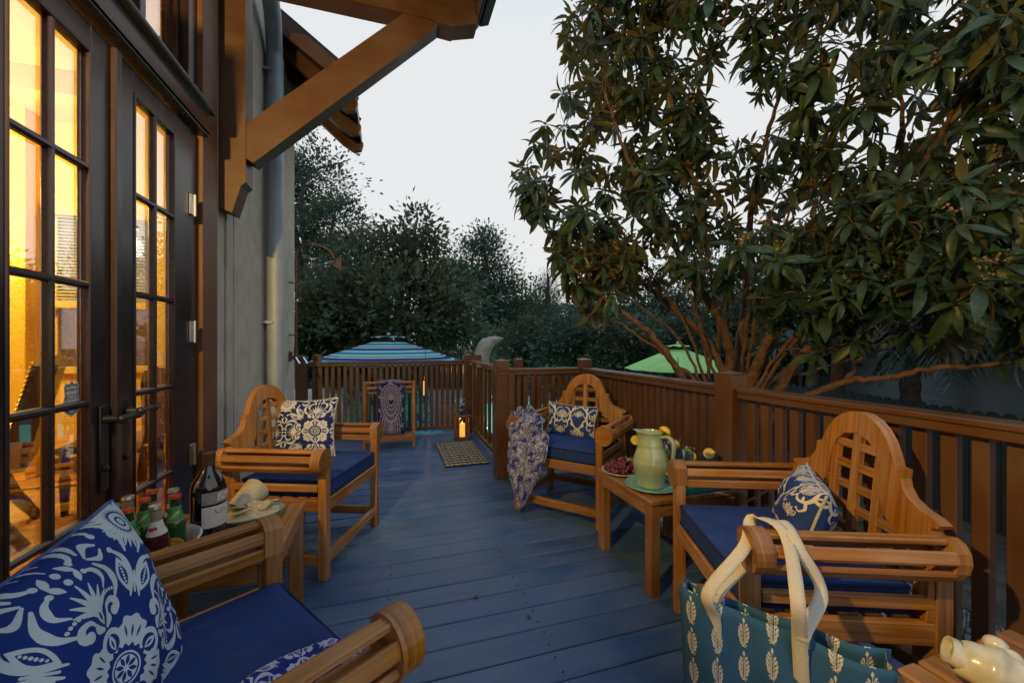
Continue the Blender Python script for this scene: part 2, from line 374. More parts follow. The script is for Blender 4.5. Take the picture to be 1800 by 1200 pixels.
BLOSSOM=plain('loquat_panicle',(.30,.15,.06),.9,0,.5,60,.6)
CANDLE=emit('candle_wax',(1,.42,.06),1.1)
FLAME=emit('flame',(1,.36,.08),6)
BULB=emit('bulb',(1,.62,.24),30)
GLOWB=emit('garden_bulb',(1,.75,.42),14)
# ---------------------------------------------------------------- printed patterns, drawn stroke by stroke
class Cv:
    def __init__(s, n):
        s.n=n; s.a=np.zeros((n,n),np.float32); t=(np.arange(n)+.5)/n*2-1; s.t=t; s.aa=2.2/n
    def _blk(s,x0,x1,y0,y1):
        i0=max(0,int((x0+1)/2*s.n)-1); i1=min(s.n,int((x1+1)/2*s.n)+2); j0=max(0,int((y0+1)/2*s.n)-1); j1=min(s.n,int((y1+1)/2*s.n)+2)
        if i1<=i0 or j1<=j0: return None
        return slice(j0,j1),slice(i0,i1),s.t[None,i0:i1],s.t[j0:j1,None]
    def _put(s,sl,d,v):
        k=np.clip(.5-d/s.aa,0,1)
        s.a[sl]=s.a[sl]*(1-k)+k*v
    def stroke(s,pts,w0,w1,v=1,wm=None):
        pts=smooth_curve(pts,18) if len(pts)>2 else np.asarray(pts,float)
        m=len(pts); q=np.linspace(0,1,m); ws=np.interp(q,[0,.5,1],[w0,wm if wm is not None else (w0+w1)/2,w1]); W_=max(ws)+.02
        b=s._blk(pts[:,0].min()-W_,pts[:,0].max()+W_,pts[:,1].min()-W_,pts[:,1].max()+W_)
        if b is None: return
        sj,si,X,Y=b; D=np.full((X.shape[1],1)and(Y.shape[0],X.shape[1]),9.,np.float32)
        for k in range(m-1):
            ax,ay=pts[k]; dx,dy=pts[k+1]-pts[k]; l=dx*dx+dy*dy+1e-12
            t=np.clip(((X-ax)*dx+(Y-ay)*dy)/l,0,1); d=np.hypot(X-ax-t*dx,Y-ay-t*dy)-(ws[k]*(1-t)+ws[k+1]*t)
            D=np.minimum(D,d)
        s._put((sj,si),D,v)
    def leaf(s,x,y,ang,L,w,v=1,p=1.0):
        b=s._blk(x-L,x+L,y-L,y+L)
        if b is None: return
        sj,si,X,Y=b; c,sn=math.cos(ang),math.sin(ang); u=((X-x)*c+(Y-y)*sn)/L; q=-(X-x)*sn+(Y-y)*c
        hw=w*np.sin(np.clip(u,0,1)**p*math.pi); d=np.where((u>=0)&(u<=1),np.abs(q)-hw,9.)
        s._put((sj,si),d,v)
    def disc(s,x,y,r,v=1,k=0,amp=0,ph=0):
        b=s._blk(x-r*1.4,x+r*1.4,y-r*1.4,y+r*1.4)
        if b is None: return
        sj,si,X,Y=b; th=np.arctan2(Y-y,X-x); s._put((sj,si),np.hypot(X-x,Y-y)-r*(1+amp*np.cos(k*th+ph)),v)
    def ring(s,x,y,r,w,v=1,k=0,amp=0,ph=0):
        b=s._blk(x-r*1.4-w,x+r*1.4+w,y-r*1.4-w,y+r*1.4+w)
        if b is None: return
        sj,si,X,Y=b; th=np.arctan2(Y-y,X-x); s._put((sj,si),np.abs(np.hypot(X-x,Y-y)-r*(1+amp*np.cos(k*th+ph)))-w,v)
def scroll(c,x,y,a0,r,turn,w,v=1,hand=1):
    t=np.linspace(0,1,16); rr=r*(1-.75*t); th=a0+hand*turn*t
    p=np.stack([x+rr*np.cos(th)*1.0,y+rr*np.sin(th)],1); c.stroke(p[::3].tolist()+[p[-1].tolist()],w*.25,w*.6,v,wm=w)
    c.disc(p[-1,0],p[-1,1],w*1.25,v)
def plume(c,x,y,ang,L,k=7,spread=1.15,w=.022):
    for i in range(k):
        f=(i-(k-1)/2)/((k-1)/2) if k>1 else 0
        a=ang+f*spread; l=L*(1-.28*abs(f)); b=ang+f*spread*1.75; w=w*1.0
        p=[(x,y),(x+.45*l*math.cos(ang+f*spread*.6),y+.45*l*math.sin(ang+f*spread*.6)),(x+.8*l*math.cos(a),y+.8*l*math.sin(a)),(x+.8*l*math.cos(a)+.25*l*math.cos(b),y+.8*l*math.sin(a)+.25*l*math.sin(b))]
        c.stroke(p,.005,.006,1,wm=w)
def d4(a):
    a=np.maximum(a,a[:,::-1]); a=np.maximum(a,a[::-1]); return np.maximum(a,a.T)
def to_img(name,a):
    a=np.clip(a,0,1).astype(np.float32); n,m=a.shape; im=bpy.data.images.new(name,m,n); im.colorspace_settings.name='Non-Color'
    px=np.ones((n,m,4),np.float32); px[...,:3]=a[...,None]; im.pixels.foreach_set(px.ravel()); im.update(); im.pack(); return im
def damask(n=768):
    c=Cv(n)
    # one wedge, then mirrored eight-fold
    plume(c,0,.50,math.pi/2,.38,7,.66,.025); c.leaf(0,.47,math.pi/2,.17,.036); c.leaf(0,.505,math.pi/2,.10,.014,0)
    scroll(c,.185,.515,math.pi*1.05,.11,4.9,.038,1,-1); c.stroke([(.03,.44),(.08,.475),(.085,.53)],.02,.012,1,wm=.036)
    for i in range(6): c.disc(.135+.038*i,.665-.004*i*i+.012*i,.016)
    c.stroke([(.25,.56),(.36,.66),(.38,.80),(.30,.93)],.010,.012,1,wm=.041); c.stroke([(.20,.72),(.27,.80),(.24,.90),(.16,.95)],.008,.010,1,wm=.030); c.disc(.165,.945,.024)
    c.leaf(.42,.50,R(64),.35,.072); c.leaf(.445,.55,R(64),.23,.042,0)
    for i in range(6): c.disc(.462+.014*i,.585+.029*i,.0105+.003*math.sin(i*.6))
    c.stroke([(.40,.46),(.53,.58),(.62,.76),(.58,.90)],.008,.014,1,wm=.033); c.stroke([(.46,.46),(.60,.60)],.010,.010,1,wm=.025); c.disc(.575,.905,.028)
    c.stroke([(.30,.99),(.42,.92),(.50,.97)],.010,.012,1,wm=.030); c.leaf(.07,.90,R(60),.13,.028); c.disc(0,.955,.03)
    for k in range(9): c.leaf(1+.12*math.cos(R(180+11.25*k)),1+.12*math.sin(R(180+11.25*k)),R(180+11.25*k),.20,.020,1,.8)
    c.ring(1,1,.085,.022,1); c.disc(1,1,.04,1)
    c.stroke([(.70,.80),(.76,.93),(.70,.99)],.010,.012,1,wm=.033)
    c.a=d4(c.a)
    x=Cv(n); x.a=c.a
    for k in range(4):                       # four lobed diagonal petals and four arched ones
        a=R(45+90*k); ca,sa=math.cos(a),math.sin(a)
        x.disc(.30*ca,.30*sa,.135,1,7,.10,a*7+math.pi); x.leaf(.12*ca,.12*sa,a,.30,.13,1)
        for q in (-.35,.0,.35): x.leaf(.24*math.cos(a+q*.5),.24*math.sin(a+q*.5),a+q,.12,.010,0)
        b=R(90*k); cb,sb=math.cos(b),math.sin(b)
        x.ring(.27*cb,.27*sb,.105,.026,1); x.disc(.27*cb,.27*sb,.078,0); x.leaf(.20*cb,.20*sb,b,.15,.035,1); x.leaf(.22*cb,.22*sb,b,.09,.012,0)
    x.disc(0,0,.185,0,18,.07); x.disc(0,0,.135,1); x.ring(0,0,.112,.008,0)
    for k in range(8): x.leaf(.02*math.cos(R(45*k)),.02*math.sin(R(45*k)),R(45*k),.085,.018,0)
    x.disc(0,0,.018,1)
    return x.a
def ogee(n=640):
    c=Cv(n)
    def lotus(x,y,s,f=1):
        for h in (-1,1): c.stroke([(x,y-.05*f*s),(x+.13*h*s,y-.05*f*s),(x+.25*h*s,y+.03*f*s),(x+.27*h*s,y+.13*f*s)],.030*s,.012*s,1,wm=.030*s); c.disc(x+.265*h*s,y+.13*f*s,.028*s)
        for a in (-82,82,-56,56,-29,29,0):
            L=.31*s*(1-.0028*abs(a)); c.leaf(x,y-.01*s,R(90*f+a),L*1.06,.074*s,0,.9); c.leaf(x,y,R(90*f+a),L,.060*s,1,.9)
        c.leaf(x,y+.06*f*s,R(90*f),.17*s,.026*s,0); c.leaf(x,y+.09*f*s,R(90*f),.10*s,.011*s,1)
        c.disc(x,y-.02*f*s,.058*s,1); c.stroke([(x,y-.03*s*f),(x,y-.15*f*s)],.026*s,.016*s,1)
    for (x,y) in ((0,.10),(-1,-.90),(1,-.90),(-1,1.10),(1,1.10)): lotus(x,y,1.35)
    for (x,y) in ((0,-.78),(-1,.22),(1,.22),(0,1.22)): lotus(x,y,1.0)
    for h in (-1,1):
        c.stroke([(0,-.10),(.18*h,-.24),(.40*h,-.20),(.50*h,.02),(.49*h,.28),(.62*h,.50),(1.0*h,.78)],.034,.04,1,wm=.056)
        c.stroke([(.50*h,.02),(.66*h,-.14),(.78*h,-.40),(1*h,-.62)],.045,.036,1)
        c.stroke([(.49*h,.28),(.37*h,.50),(.24*h,.62),(.12*h,.60)],.042,.018,1); c.disc(.12*h,.60,.038)
        c.stroke([(.40*h,-.20),(.45*h,-.42),(.34*h,-.56),(.25*h,-.50)],.038,.016,1); c.disc(.25*h,-.49,.036)
        c.stroke([(.52*h,.06),(.64*h,.16),(.70*h,.27)],.03,.012,1); c.leaf(.55*h,.46,R(90-14*h),.27,.048); c.leaf(.60*h,-.26,R(270+40*h),.28,.05); c.leaf(.34*h,-.22,R(90+30*h),.20,.036); c.leaf(.72*h,.56,R(90+20*h),.22,.04); c.leaf(.80*h,-.44,R(90+20*h),.22,.04)
    return c.a
def paisley(n=640):
    c=Cv(n); r=np.random.default_rng(5)
    c.a[:]=.12
    def drop(x,y,a,s,h):
        for sc,v in ((1,.75),(.82,.1),(.7,.6),(.5,.08),(.36,.85)):
            t=np.linspace(0,1,9); p=[(x+s*sc*(.9*q*math.cos(a)+.35*h*q*q*math.cos(a+1.57)),y+s*sc*(.9*q*math.sin(a)+.35*h*q*q*math.sin(a+1.57))) for q in t]
            c.stroke(p[::2],.34*s*sc,.012*s,v)
        for i in range(14):
            b=a+2.0+2.3*i/7; c.disc(x+s*.44*math.cos(b),y+s*.44*math.sin(b),.032*s,.95)
        for i in range(5): c.disc(x+s*.13*i*math.cos(a),y+s*.13*i*math.sin(a),.03*s,.95)
    def flower(x,y,s):
        k=int(r.integers(6,10))
        for i in range(k): c.leaf(x,y,6.283*i/k,s,s*.24,.7); 
        for i in range(k): c.leaf(x,y,6.283*i/k,s*.75,s*.10,.1)
        c.disc(x,y,s*.28,.1); c.disc(x,y,s*.18,.95)
    for i in range(210):
        x,y=r.uniform(-1,1,2); k=r.random()
        if k<.42: flower(x,y,r.uniform(.06,.13))
        else: plume(c,x,y,r.uniform(0,6.28),r.uniform(.12,.24),6,1.1,.011)
    for i in range(9):
        for k in range(2): drop(-.85+.62*(i%3)+.3*k,-.8+.62*(i//3)+.28*k,r.uniform(0,6.28),r.uniform(.26,.36),1 if k else -1)
    for i in range(260): c.disc(*r.uniform(-1,1,2),r.uniform(.008,.016),.9)
    c.a+= (r.random((n,n)).astype(np.float32)-.5)*.25
    return c.a
def arches(n=640):
    c=Cv(n)
    for (cx,cy) in ((0,-.95),(0,-.02)):
        c.disc(cx,cy,.62,0); 
        for j,(rr,w) in enumerate(((.66,.035),(.58,.012),(.50,.04),(.40,.012),(.33,.03),(.22,.03))):
            c.ring(cx,cy,rr,w,.9 if j%2==0 else .7,26-3*j,.025)
        for i in range(30): a=6.283*i/30; c.disc(cx+.45*math.cos(a),cy+.45*math.sin(a),.018,.8)
        for i in range(9): c.leaf(cx,cy,math.pi*(i)/8,.22,.03,.85)
        for i in range(13): c.leaf(cx+.52*math.cos(math.pi*i/12),cy+.52*math.sin(math.pi*i/12),math.pi*i/12,.10,.024,.1)
        c.disc(cx,cy,.07,.9)
    for h in (-1,1):
        for i in range(5): scroll(c,.82*h,-.75+.42*i,math.pi/2,.14,4.5,.032,.85,h); plume(c,.62*h,-.55+.44*i,R(90-50*h),.2,5,1,.014)
        for i in range(24): c.disc(.95*h,-.98+.085*i,.018,.8)
    plume(c,0,.66,math.pi/2,.3,7,1.2,.02)
    return c.a
def sprigs(n=512):
    c=Cv(n)
    def sprig(x,y,s,m):
        c.stroke([(x,y-.36*s),(x+.02*m*s,y-.1*s),(x,y+.26*s)],.015*s,.008*s,1); c.leaf(x,y+.24*s,R(90),.16*s,.040*s)
        for i,(yy,l,w_) in enumerate(((-.25,.13,.14),(-.15,.16,.19),(-.04,.16,.20),(.07,.14,.17),(.17,.12,.11))):
            for h in (-1,1):
                q=yy+.03*h*m; c.stroke([(x,y+(q-.07)*s),(x+.05*h*s,y+(q-.045)*s),(x+w_*.55*h*s,y+(q+.0)*s)],.009*s,.008*s,1)
                c.leaf(x+w_*.50*h*s,y+(q-.02)*s,R(90-32*h),l*s,.036*s,1,.8); c.leaf(x+.055*h*s,y+(q-.035)*s,R(90-10*h),l*.62*s,.020*s,1,.8)
        for h in (-1,1): c.leaf(x,y-.33*s,R(270+55*h),.10*s,.016*s); c.leaf(x,y-.30*s,R(270+80*h),.13*s,.016*s)
    for (x,y) in ((-.5,-.5),(-.5,.5)): sprig(x,y,1.15,1)
    for (x,y) in ((.5,-1),(.5,0),(.5,1)): sprig(x,y,1.15,-1)
    return c.a
IM_DAM=to_img('damask_print',damask()); IM_OG=to_img('lotus_print',ogee()); IM_PAI=to_img('paisley_print',paisley()); IM_ARC=to_img('arch_print',arches()); IM_SPR=to_img('sprig_print',sprigs())
NV=(.012,.030,.18); 
DAM1=print_mat('damask_blue_white',IM_DAM,[(.35,(.010,.035,.21)),(.6,(.50,.60,.68))],off=(.08,.03),rep=(1.05,1.05))
DAM2=print_mat('damask_navy_cream',IM_DAM,[(.35,(.018,.028,.13)),(.6,(.56,.58,.62))],off=(-.21,.10),rep=(.95,.95))
LOT=print_mat('lotus_blue_cream',IM_OG,[(.4,(.028,.06,.20)),(.6,(.68,.63,.47))],rep=(1.45,.90))
LOT2=print_mat('lotus_blue_ivory',IM_OG,[(.4,(.022,.055,.22)),(.6,(.66,.62,.52))],rep=(1.7,1.2),off=(.10,.46))
PAI=print_mat('paisley_periwinkle',IM_PAI,[(.1,(.024,.032,.20)),(.45,(.11,.12,.32)),(.8,(.46,.45,.50))],rep=(3.0,1.05))
PAI2=print_mat('scroll_blue_white',IM_DAM,[(.35,(.022,.035,.24)),(.62,(.56,.58,.70))],rep=(2.3,.85))
ARC=print_mat('arch_navy_lilac',IM_ARC,[(.15,(.014,.022,.12)),(.7,(.30,.27,.35))],rep=(1,1))
SPR=print_mat('sprig_teal_cream',IM_SPR,[(.4,(.036,.115,.235)),(.6,(.62,.58,.48))],rep=(3.6,3.2))
# ---------------------------------------------------------------- ground, pool, deck
GZ=-.75
def sheet(name, x0,x1,y0,y1,z, m, parent=None, **k):
    return MB().add([(x0,y0,z),(x1,y0,z),(x1,y1,z),(x0,y1,z)],[[0,1,2,3]]).build(name,m,parent,**k)
PX0,PX1,PY0,PY1=1.96,7.2,8.0,13.4
g=MB()
for (a,b,c,d) in ((-90,90,-40,PY0),(-90,PX0,PY0,PY1),(PX1,90,PY0,PY1),(-90,90,PY1,160)):
    g.add([(a,c,GZ),(b,c,GZ),(b,d,GZ),(a,d,GZ)],[[0,1,2,3]])
g.build('ground',MULCH,kind='structure')
# terrace slabs round the pool
tm=MB(); 
terr=empty('pool_terrace',kind='structure'); first=None
def slab(x,y,sx,sy,z,name,parent,m,h=.05):
    return MB().box((x,y,z-h/2),(sx,sy,h),None,.006).build(name,m,parent)
sl0=MB().box((0,0,-.02),(.594,.594,.04),None,.006).build('stone_slab',COPING,terr); k=0
for i in range(-6,16):
    for j in range(0,17):
        x=-1.8+.6*i+.3; y=5.9+.6*j+.3
        if PX0-.34<x<PX1+.34 and PY0-.34<y<PY1+.34: continue
        if k>=280: continue
        o=sl0 if k==0 else inst(sl0,parent=terr)
        o.location=(x,y,GZ+.03+random.uniform(-.003,.003)); k+=1
pool=empty('pool',(0,0,0),kind='structure')
b=MB(); D=1.3
for q in (((PX0,PY0),(PX1,PY0)),((PX1,PY0),(PX1,PY1)),((PX1,PY1),(PX0,PY1)),((PX0,PY1),(PX0,PY0))):
    (xa,ya),(xb,yb)=q
    b.add([(xa,ya,GZ-D),(xb,yb,GZ-D),(xb,yb,GZ-.16),(xa,ya,GZ-.16)],[[3,2,1,0]])
b.add([(PX0,PY0,GZ-D),(PX1,PY0,GZ-D),(PX1,PY1,GZ-D),(PX0,PY1,GZ-D)],[[0,1,2,3]])
b.build('pool_basin',POOLP,pool)
t=MB()
for (c,s) in ((((PX0+PX1)/2,PY0+.01,GZ-.07),(PX1-PX0,.02,.18)),(((PX0+PX1)/2,PY1-.01,GZ-.07),(PX1-PX0,.02,.18)),((PX0+.01,(PY0+PY1)/2,GZ-.07),(.02,PY1-PY0-.05,.18)),((PX1-.01,(PY0+PY1)/2,GZ-.07),(.02,PY1-PY0-.05,.18))): t.box(c,s)
t.build('waterline_tiles',PTILE,pool)
cp=None
for s_ in range(9):
    for (x,y,sx,sy) in ((PX0+.29+.58*s_,PY0-.14,.575,.3),(PX0+.29+.58*s_,PY1+.14,.575,.3),(PX0-.14,PY0+.3+.58*s_,.3,.575)):
        slab(x,y,sx,sy,GZ+.075,'coping_stone',pool,COPING,.07)
wm,nt,bb=mat('pool_water'); nt.nodes.clear()
o_=N(nt,'ShaderNodeOutputMaterial'); mixs=N(nt,'ShaderNodeMixShader'); tr=N(nt,'ShaderNodeBsdfTransparent'); gl=N(nt,'ShaderNodeBsdfGlossy'); fr=N(nt,'ShaderNodeFresnel'); fr.inputs[0].default_value=1.33
tr.inputs[0].default_value=(.72,.95,.93,1); gl.inputs['Roughness'].default_value=.02
no=N(nt,'ShaderNodeTexNoise'); no.inputs['Scale'].default_value=3; tcw=N(nt,'ShaderNodeTexCoord'); nt.links.new(tcw.outputs['Object'],no.inputs[0]); bu=N(nt,'ShaderNodeBump'); bu.inputs['Strength'].default_value=.08; bu.inputs['Distance'].default_value=.01
nt.links.new(no.outputs[0],bu.inputs['Height']); nt.links.new(bu.outputs[0],gl.inputs['Normal']); nt.links.new(bu.outputs[0],fr.inputs['Normal'])
fm=N(nt,'ShaderNodeMath',operation='MULTIPLY'); fm.inputs[1].default_value=.6; nt.links.new(fr.outputs[0],fm.inputs[0])
nt.links.new(fm.outputs[0],mixs.inputs[0]); nt.links.new(tr.outputs[0],mixs.inputs[1]); nt.links.new(gl.outputs[0],mixs.inputs[2]); nt.links.new(mixs.outputs[0],o_.inputs[0])
sheet('pool_water',PX0+.02,PX1-.02,PY0+.02,PY1-.02,GZ-.09,wm,pool)
def point(name,loc,power,col,rad,parent=None):
    l=bpy.data.lights.new(name,'POINT'); l.energy=power; l.color=col; l.shadow_soft_size=rad
    o=bpy.data.objects.new(name,l); COL.objects.link(o); o.location=loc
    if parent is not None: o.parent=parent
    return o
for q,(x,y) in enumerate(((PX0+.6,PY0+1.6),(PX0+.9,PY1-1.2),(PX1-1.5,(PY0+PY1)/2))):
    pl=empty('pool_light',(x,y,GZ-.75),0,('round underwater lamp glowing near the shallow end of the pool','round underwater lamp glowing by the far pool wall','round underwater lamp glowing by the pool side hidden behind the tree')[q],'pool lamp')
    MB().lathe([(0,-.01),(.06,0),(.06,.015),(0,.02)],14).build('lens',BULB,pl); point('pool_glow',(0,0,.08),55,(.62,1,.93),.08,pl)
# brick pavers beside the deck
pv=empty('paver_path',kind='structure'); p0=MB().box((0,0,-.02),(.195,.095,.05),None,.006).build('paver',PAVER,pv); k=0
for i in range(0,14):
    for j in range(0,20):
        y=-.6+.2*i+(.1 if j%2 else 0); x=1.98+.1*j
        if k>295: continue
        o=p0 if k==0 else inst(p0,parent=pv); o.location=(x,y,GZ+.032+random.uniform(-.004,.004)); o.rotation_euler=(0,0,math.pi/2+random.uniform(-.02,.02)); k+=1
# deck: every board its own piece
deck=empty('deck',kind='structure'); NX=1.83; WX=-.99
db={}
def board(u, x0, x1):
    L=round(x1-x0,3)
    if L not in db: db[L]=MB().box((0,0,-.0125),(L,.1288,.025),None,.004).build('deck_board',DECK,deck); o=db[L]
    else: o=inst(db[L],parent=deck)
    o.location=((x0+x1)/2,u,random.uniform(-.0012,.0012))
SPL=[(-.99,.62),(.625,1.83)]
k=0; u=-1.6
while u<5.32:
    x1=NX if u<3.46 else 1.10
    board(u,-.985,x1); u+=.1345; k+=1
f=MB()
f.box((NX-.02,1.0,-.14),(.04,5.3,.23)); f.box((1.06,4.4,-.14),(.04,1.95,.23)); f.box((0,5.34,-.14),(2.2,.04,.23)); f.box((1.45,3.48,-.14),(.75,.04,.23))
for i in range(5): f.box((-.8+.55*i,1.0,-.12),(.04,5.0,.18))
f.build('rim_joist',RAIL,deck)
n=MB()                                   # rows of deck nails
u=-1.6
while u<5.3:
    for x in (-.6,.0,.6,1.2):
        for d in (-.035,.035): n.lathe([(.0045,.0),(.0045,.0016),(0,.002)],6,(x+random.uniform(-.006,.006),u+d,0))
    u+=.1345
n.build('deck_nails',IRON,deck,kind='stuff')
# ---------------------------------------------------------------- railings
RT=.952
def post(mb_name,x,y,w,h,parent,z0=0.0):
    m=MB().box((x,y,(z0+h)/2),(w,w,h-z0),None,.004); c=[(x-w/2-.004,y-w/2-.004,h),(x+w/2+.004,y-w/2-.004,h),(x+w/2+.004,y+w/2+.004,h),(x-w/2-.004,y+w/2+.004,h),(x,y,h+.014)]
    m.add(c,[[0,1,4],[1,2,4],[2,3,4],[3,0,4],[3,2,1,0]]); return m.build(mb_name,RAIL,parent)
balc={}
def railing(name,a,b,label,pitch=.0695,skip=0.0,ends=(.05,.05)):
    a=np.array(a,float); b=np.array(b,float); L=np.linalg.norm(b-a); d=(b-a)/L; ang=math.atan2(d[1],d[0])
    r=empty(name,(a[0],a[1],0),ang,label,'railing','railings round the deck')
    # cap rail with a shallow groove: two stacked strips
    MB().box((L/2,0,RT-.011),(L,.112,.022),None,.004).build('cap_rail',RAIL,r)
    MB().box((L/2,0,RT-.038),(L-.004,.104,.032),None,.004).build('upper_rail',RAIL,r)
    MB().box((L/2,0,.085),(L,.06,.05),None,.004).build('bottom_rail',RAIL,r)
    n=int((L-ends[0]-ends[1])/pitch)
    if 'b' not in balc: balc['b']=MB().box((0,0,.507),(.041,.034,.80),None,.003).mesh('baluster',RAIL)
    s0=(L-n*pitch)/2
    for i in range(n+1):
        o=bpy.data.objects.new('baluster',balc['b']); COL.objects.link(o); o.parent=r; o.location=(s0+i*pitch,0,0); o.rotation_euler=(0,0,random.uniform(-.02,.02))
    return r
XR=1.745
rr=railing('railing',(XR,1.62),(XR,-1.3),'brown railing behind the armchair with the tote bag',.074,ends=(.03,.05))
rb=railing('railing',(XR,3.33),(XR,1.735),'brown railing beside the table with the green pitcher',.068)
rc=railing('railing',(.90,3.40),(XR-.05,3.40),'short brown railing behind the armchair with the draped throw',.0665,ends=(.10,.02))
rd=railing('railing',(-.93,5.25),(.93,5.25),'brown railing behind the towel rack under the striped umbrella',.069)
re=railing('railing',(1.03,5.10),(1.03,3.50),'narrow brown gate railing beside the candle lantern and mat',.20)
def newel(x,y,w,h,label):
    e=empty('newel_post',(x,y,0),0,label,'post','railing posts'); post('shaft',0,0,w,h,e); return e
newel(XR-.025,1.68,.112,1.022,'thick railing post right behind the tumblers of lemon water')
newel(XR+.01,3.40,.105,1.025,'railing post at the deck corner behind the arched chair back')
p1=newel(.945,3.42,.118,1.025,'tall railing post beside the mat where the walkway meets the wide deck')
MB().box((.075,-.05,.47),(.06,.05,.90),None,.003).build('filler_strip',RAIL,p1); MB().box((.07,-.07,.045),(.10,.10,.09),None,.004).build('plinth',RAIL,p1)
newel(.99,5.27,.115,1.022,'railing post behind the candle lantern with the chrome top')
newel(1.10,5.15,.085,1.022,'slim railing post just past the lantern at the gate end')
newel(-.99,5.22,.115,1.022,'railing post against the house corner below the shower valve')
newel(-.84,5.32,.09,1.03,'slim second railing post next to the house corner')
newel(1.35,4.18,.085,1.0,'stair post standing behind the tall post by the mat')
# stair going down to the pool on the far side of the corner post
st=empty('stair',(0,0,0),0,'wooden stair with sloping handrail going down behind the corner','stair')
a=np.array((1.35,4.2,.93)); b=np.array((2.75,4.2,-.05))
MB().bar(a,b,.10,.045).build('handrail',RAIL,st); MB().bar(a-(0,0,.78),b-(0,0,.62),.06,.05).build('bottom_rail',RAIL,st)
for i in range(11):
    q=a+(b-a)*(i+.7)/12; MB().box((q[0],q[1],q[2]-.40),(.035,.035,.74),None,.003).build('baluster',RAIL,st)
for i in range(4): MB().box((1.28+.30*i,3.85,-.17-.17*i),(.31,.62,.04),None,.004).build('tread',DECK,st)

# a few dry leaves blown onto the boards
fl=MB(); rl=np.random.default_rng(11)
for i in range(20):
    x=rl.uniform(-.8,1.7); y=rl.uniform(.6,5.0) if i%3 else rl.uniform(.7,2.6)
    if y>3.3 and x>.85: continue
    a=rl.uniform(0,6.28); l=rl.uniform(.018,.04); c,s_=math.cos(a),math.sin(a)
    V=np.array([(0,0,.001),(.5,.24,.006),(1,0,.002),(.5,-.24,.004),(.5,0,.0)])*np.array([l,l,1]); V=V@rz3(a).T+np.array([x,y,.002])
    fl.add(V,[[0,4,1],[4,2,1],[0,3,4],[3,2,4]])
fl.build('fallen_leaves',plain('dry_leaf',(.20,.10,.045),.9,0,.5,30,0),None,kind='stuff')
# ---------------------------------------------------------------- house
house=empty('house',(0,0,0),0,'stucco house with dark french doors, timber bracket and lit yellow room','house')
WF=-.99                                   # outer wall face
def hb(name,x0,x1,y0,y1,z0,z1,m,ch=.004,parent=house,**k):
    return MB().box(((x0+x1)/2,(y0+y1)/2,(z0+z1)/2),(x1-x0,y1-y0,z1-z0),None,ch).build(name,m,parent,**k)
hb('wall',-1.09,WF,-4,1.10,GZ,3.55,STUCCO)
hb('added_dark_panel',WF+.002,-.965,-.9,1.08,.0,3.2,ESPRESSO)  # unseen dark panel, added to cut the lantern's bounce off the stucco
hb('wall',-1.09,WF,2.56,4.85,GZ,4.3,STUCCO)
hb('wall',-1.09,WF,1.10,2.56,3.05,3.9,STUCCO)
hb('wall',-5.2,-1.09,4.72,4.85,GZ,.90,STUCCO); hb('wall',-5.2,-1.09,4.72,4.85,2.40,4.3,STUCCO)
hb('wall',-2.18,-1.09,4.722,4.848,.90,2.40,STUCCO); hb('wall',-3.30,-2.98,4.722,4.848,.90,2.40,STUCCO); hb('wall',-5.2,-4.15,4.722,4.848,.90,2.40,STUCCO)
# narrow boards dressing the wall beside the doors
for (a,b_,d) in ((2.70,2.795,.012),(2.925,2.985,.012),(2.99,3.045,.006),(3.05,3.32,.012)): hb('wall_board',WF+.001,WF+.001+d,a,b_,0,3.42,STUCCO,.003)
# timber casing
hb('casing',-1.02,-.945,2.50,2.69,-.02,3.3,CASING)
# door frame
fr=MB()
fr.box((-1.005,2.455,1.15),(.07,.075,2.36)); fr.box((-1.005,1.16,1.15),(.07,.075,2.36))
fr.box((-.985,1.81,2.345),(.14,1.40,.145)); fr.box((-.955,1.81,2.405),(.14,1.42,.022),None,.006); fr.box((-.965,1.81,2.285),(.10,1.38,.02))
fr.box((-1.0,1.81,-.012),(.16,1.36,.025))
fr.box((-1.03,2.455,2.75),(.12,.075,.68)); fr.box((-1.03,1.16,2.75),(.12,.075,.68)); fr.box((-1.03,1.81,3.06),(.12,1.36,.07))
fr.box((-1.0,2.415,2.74),(.06,.02,.64)); fr.box((-1.04,1.81,2.44),(.08,1.26,.05))
fr.build('door_frame',ESPRESSO,house)
tw=MB()
for u in (1.22,1.53,1.80,2.09,2.40): tw.box((-1.03,u,2.74),(.05,.045,.60))
tw.box((-1.03,1.81,2.99),(.05,1.2,.05)); trn=tw.build('transom_window',ESPRESSO,house)
for a,b_ in ((1.2425,1.5075),(1.5525,1.7775),(1.8225,2.0675),(2.1125,2.3775)): hb('pane',-1.036,-1.030,a,b_,2.465,2.965,PANE,.001,trn)
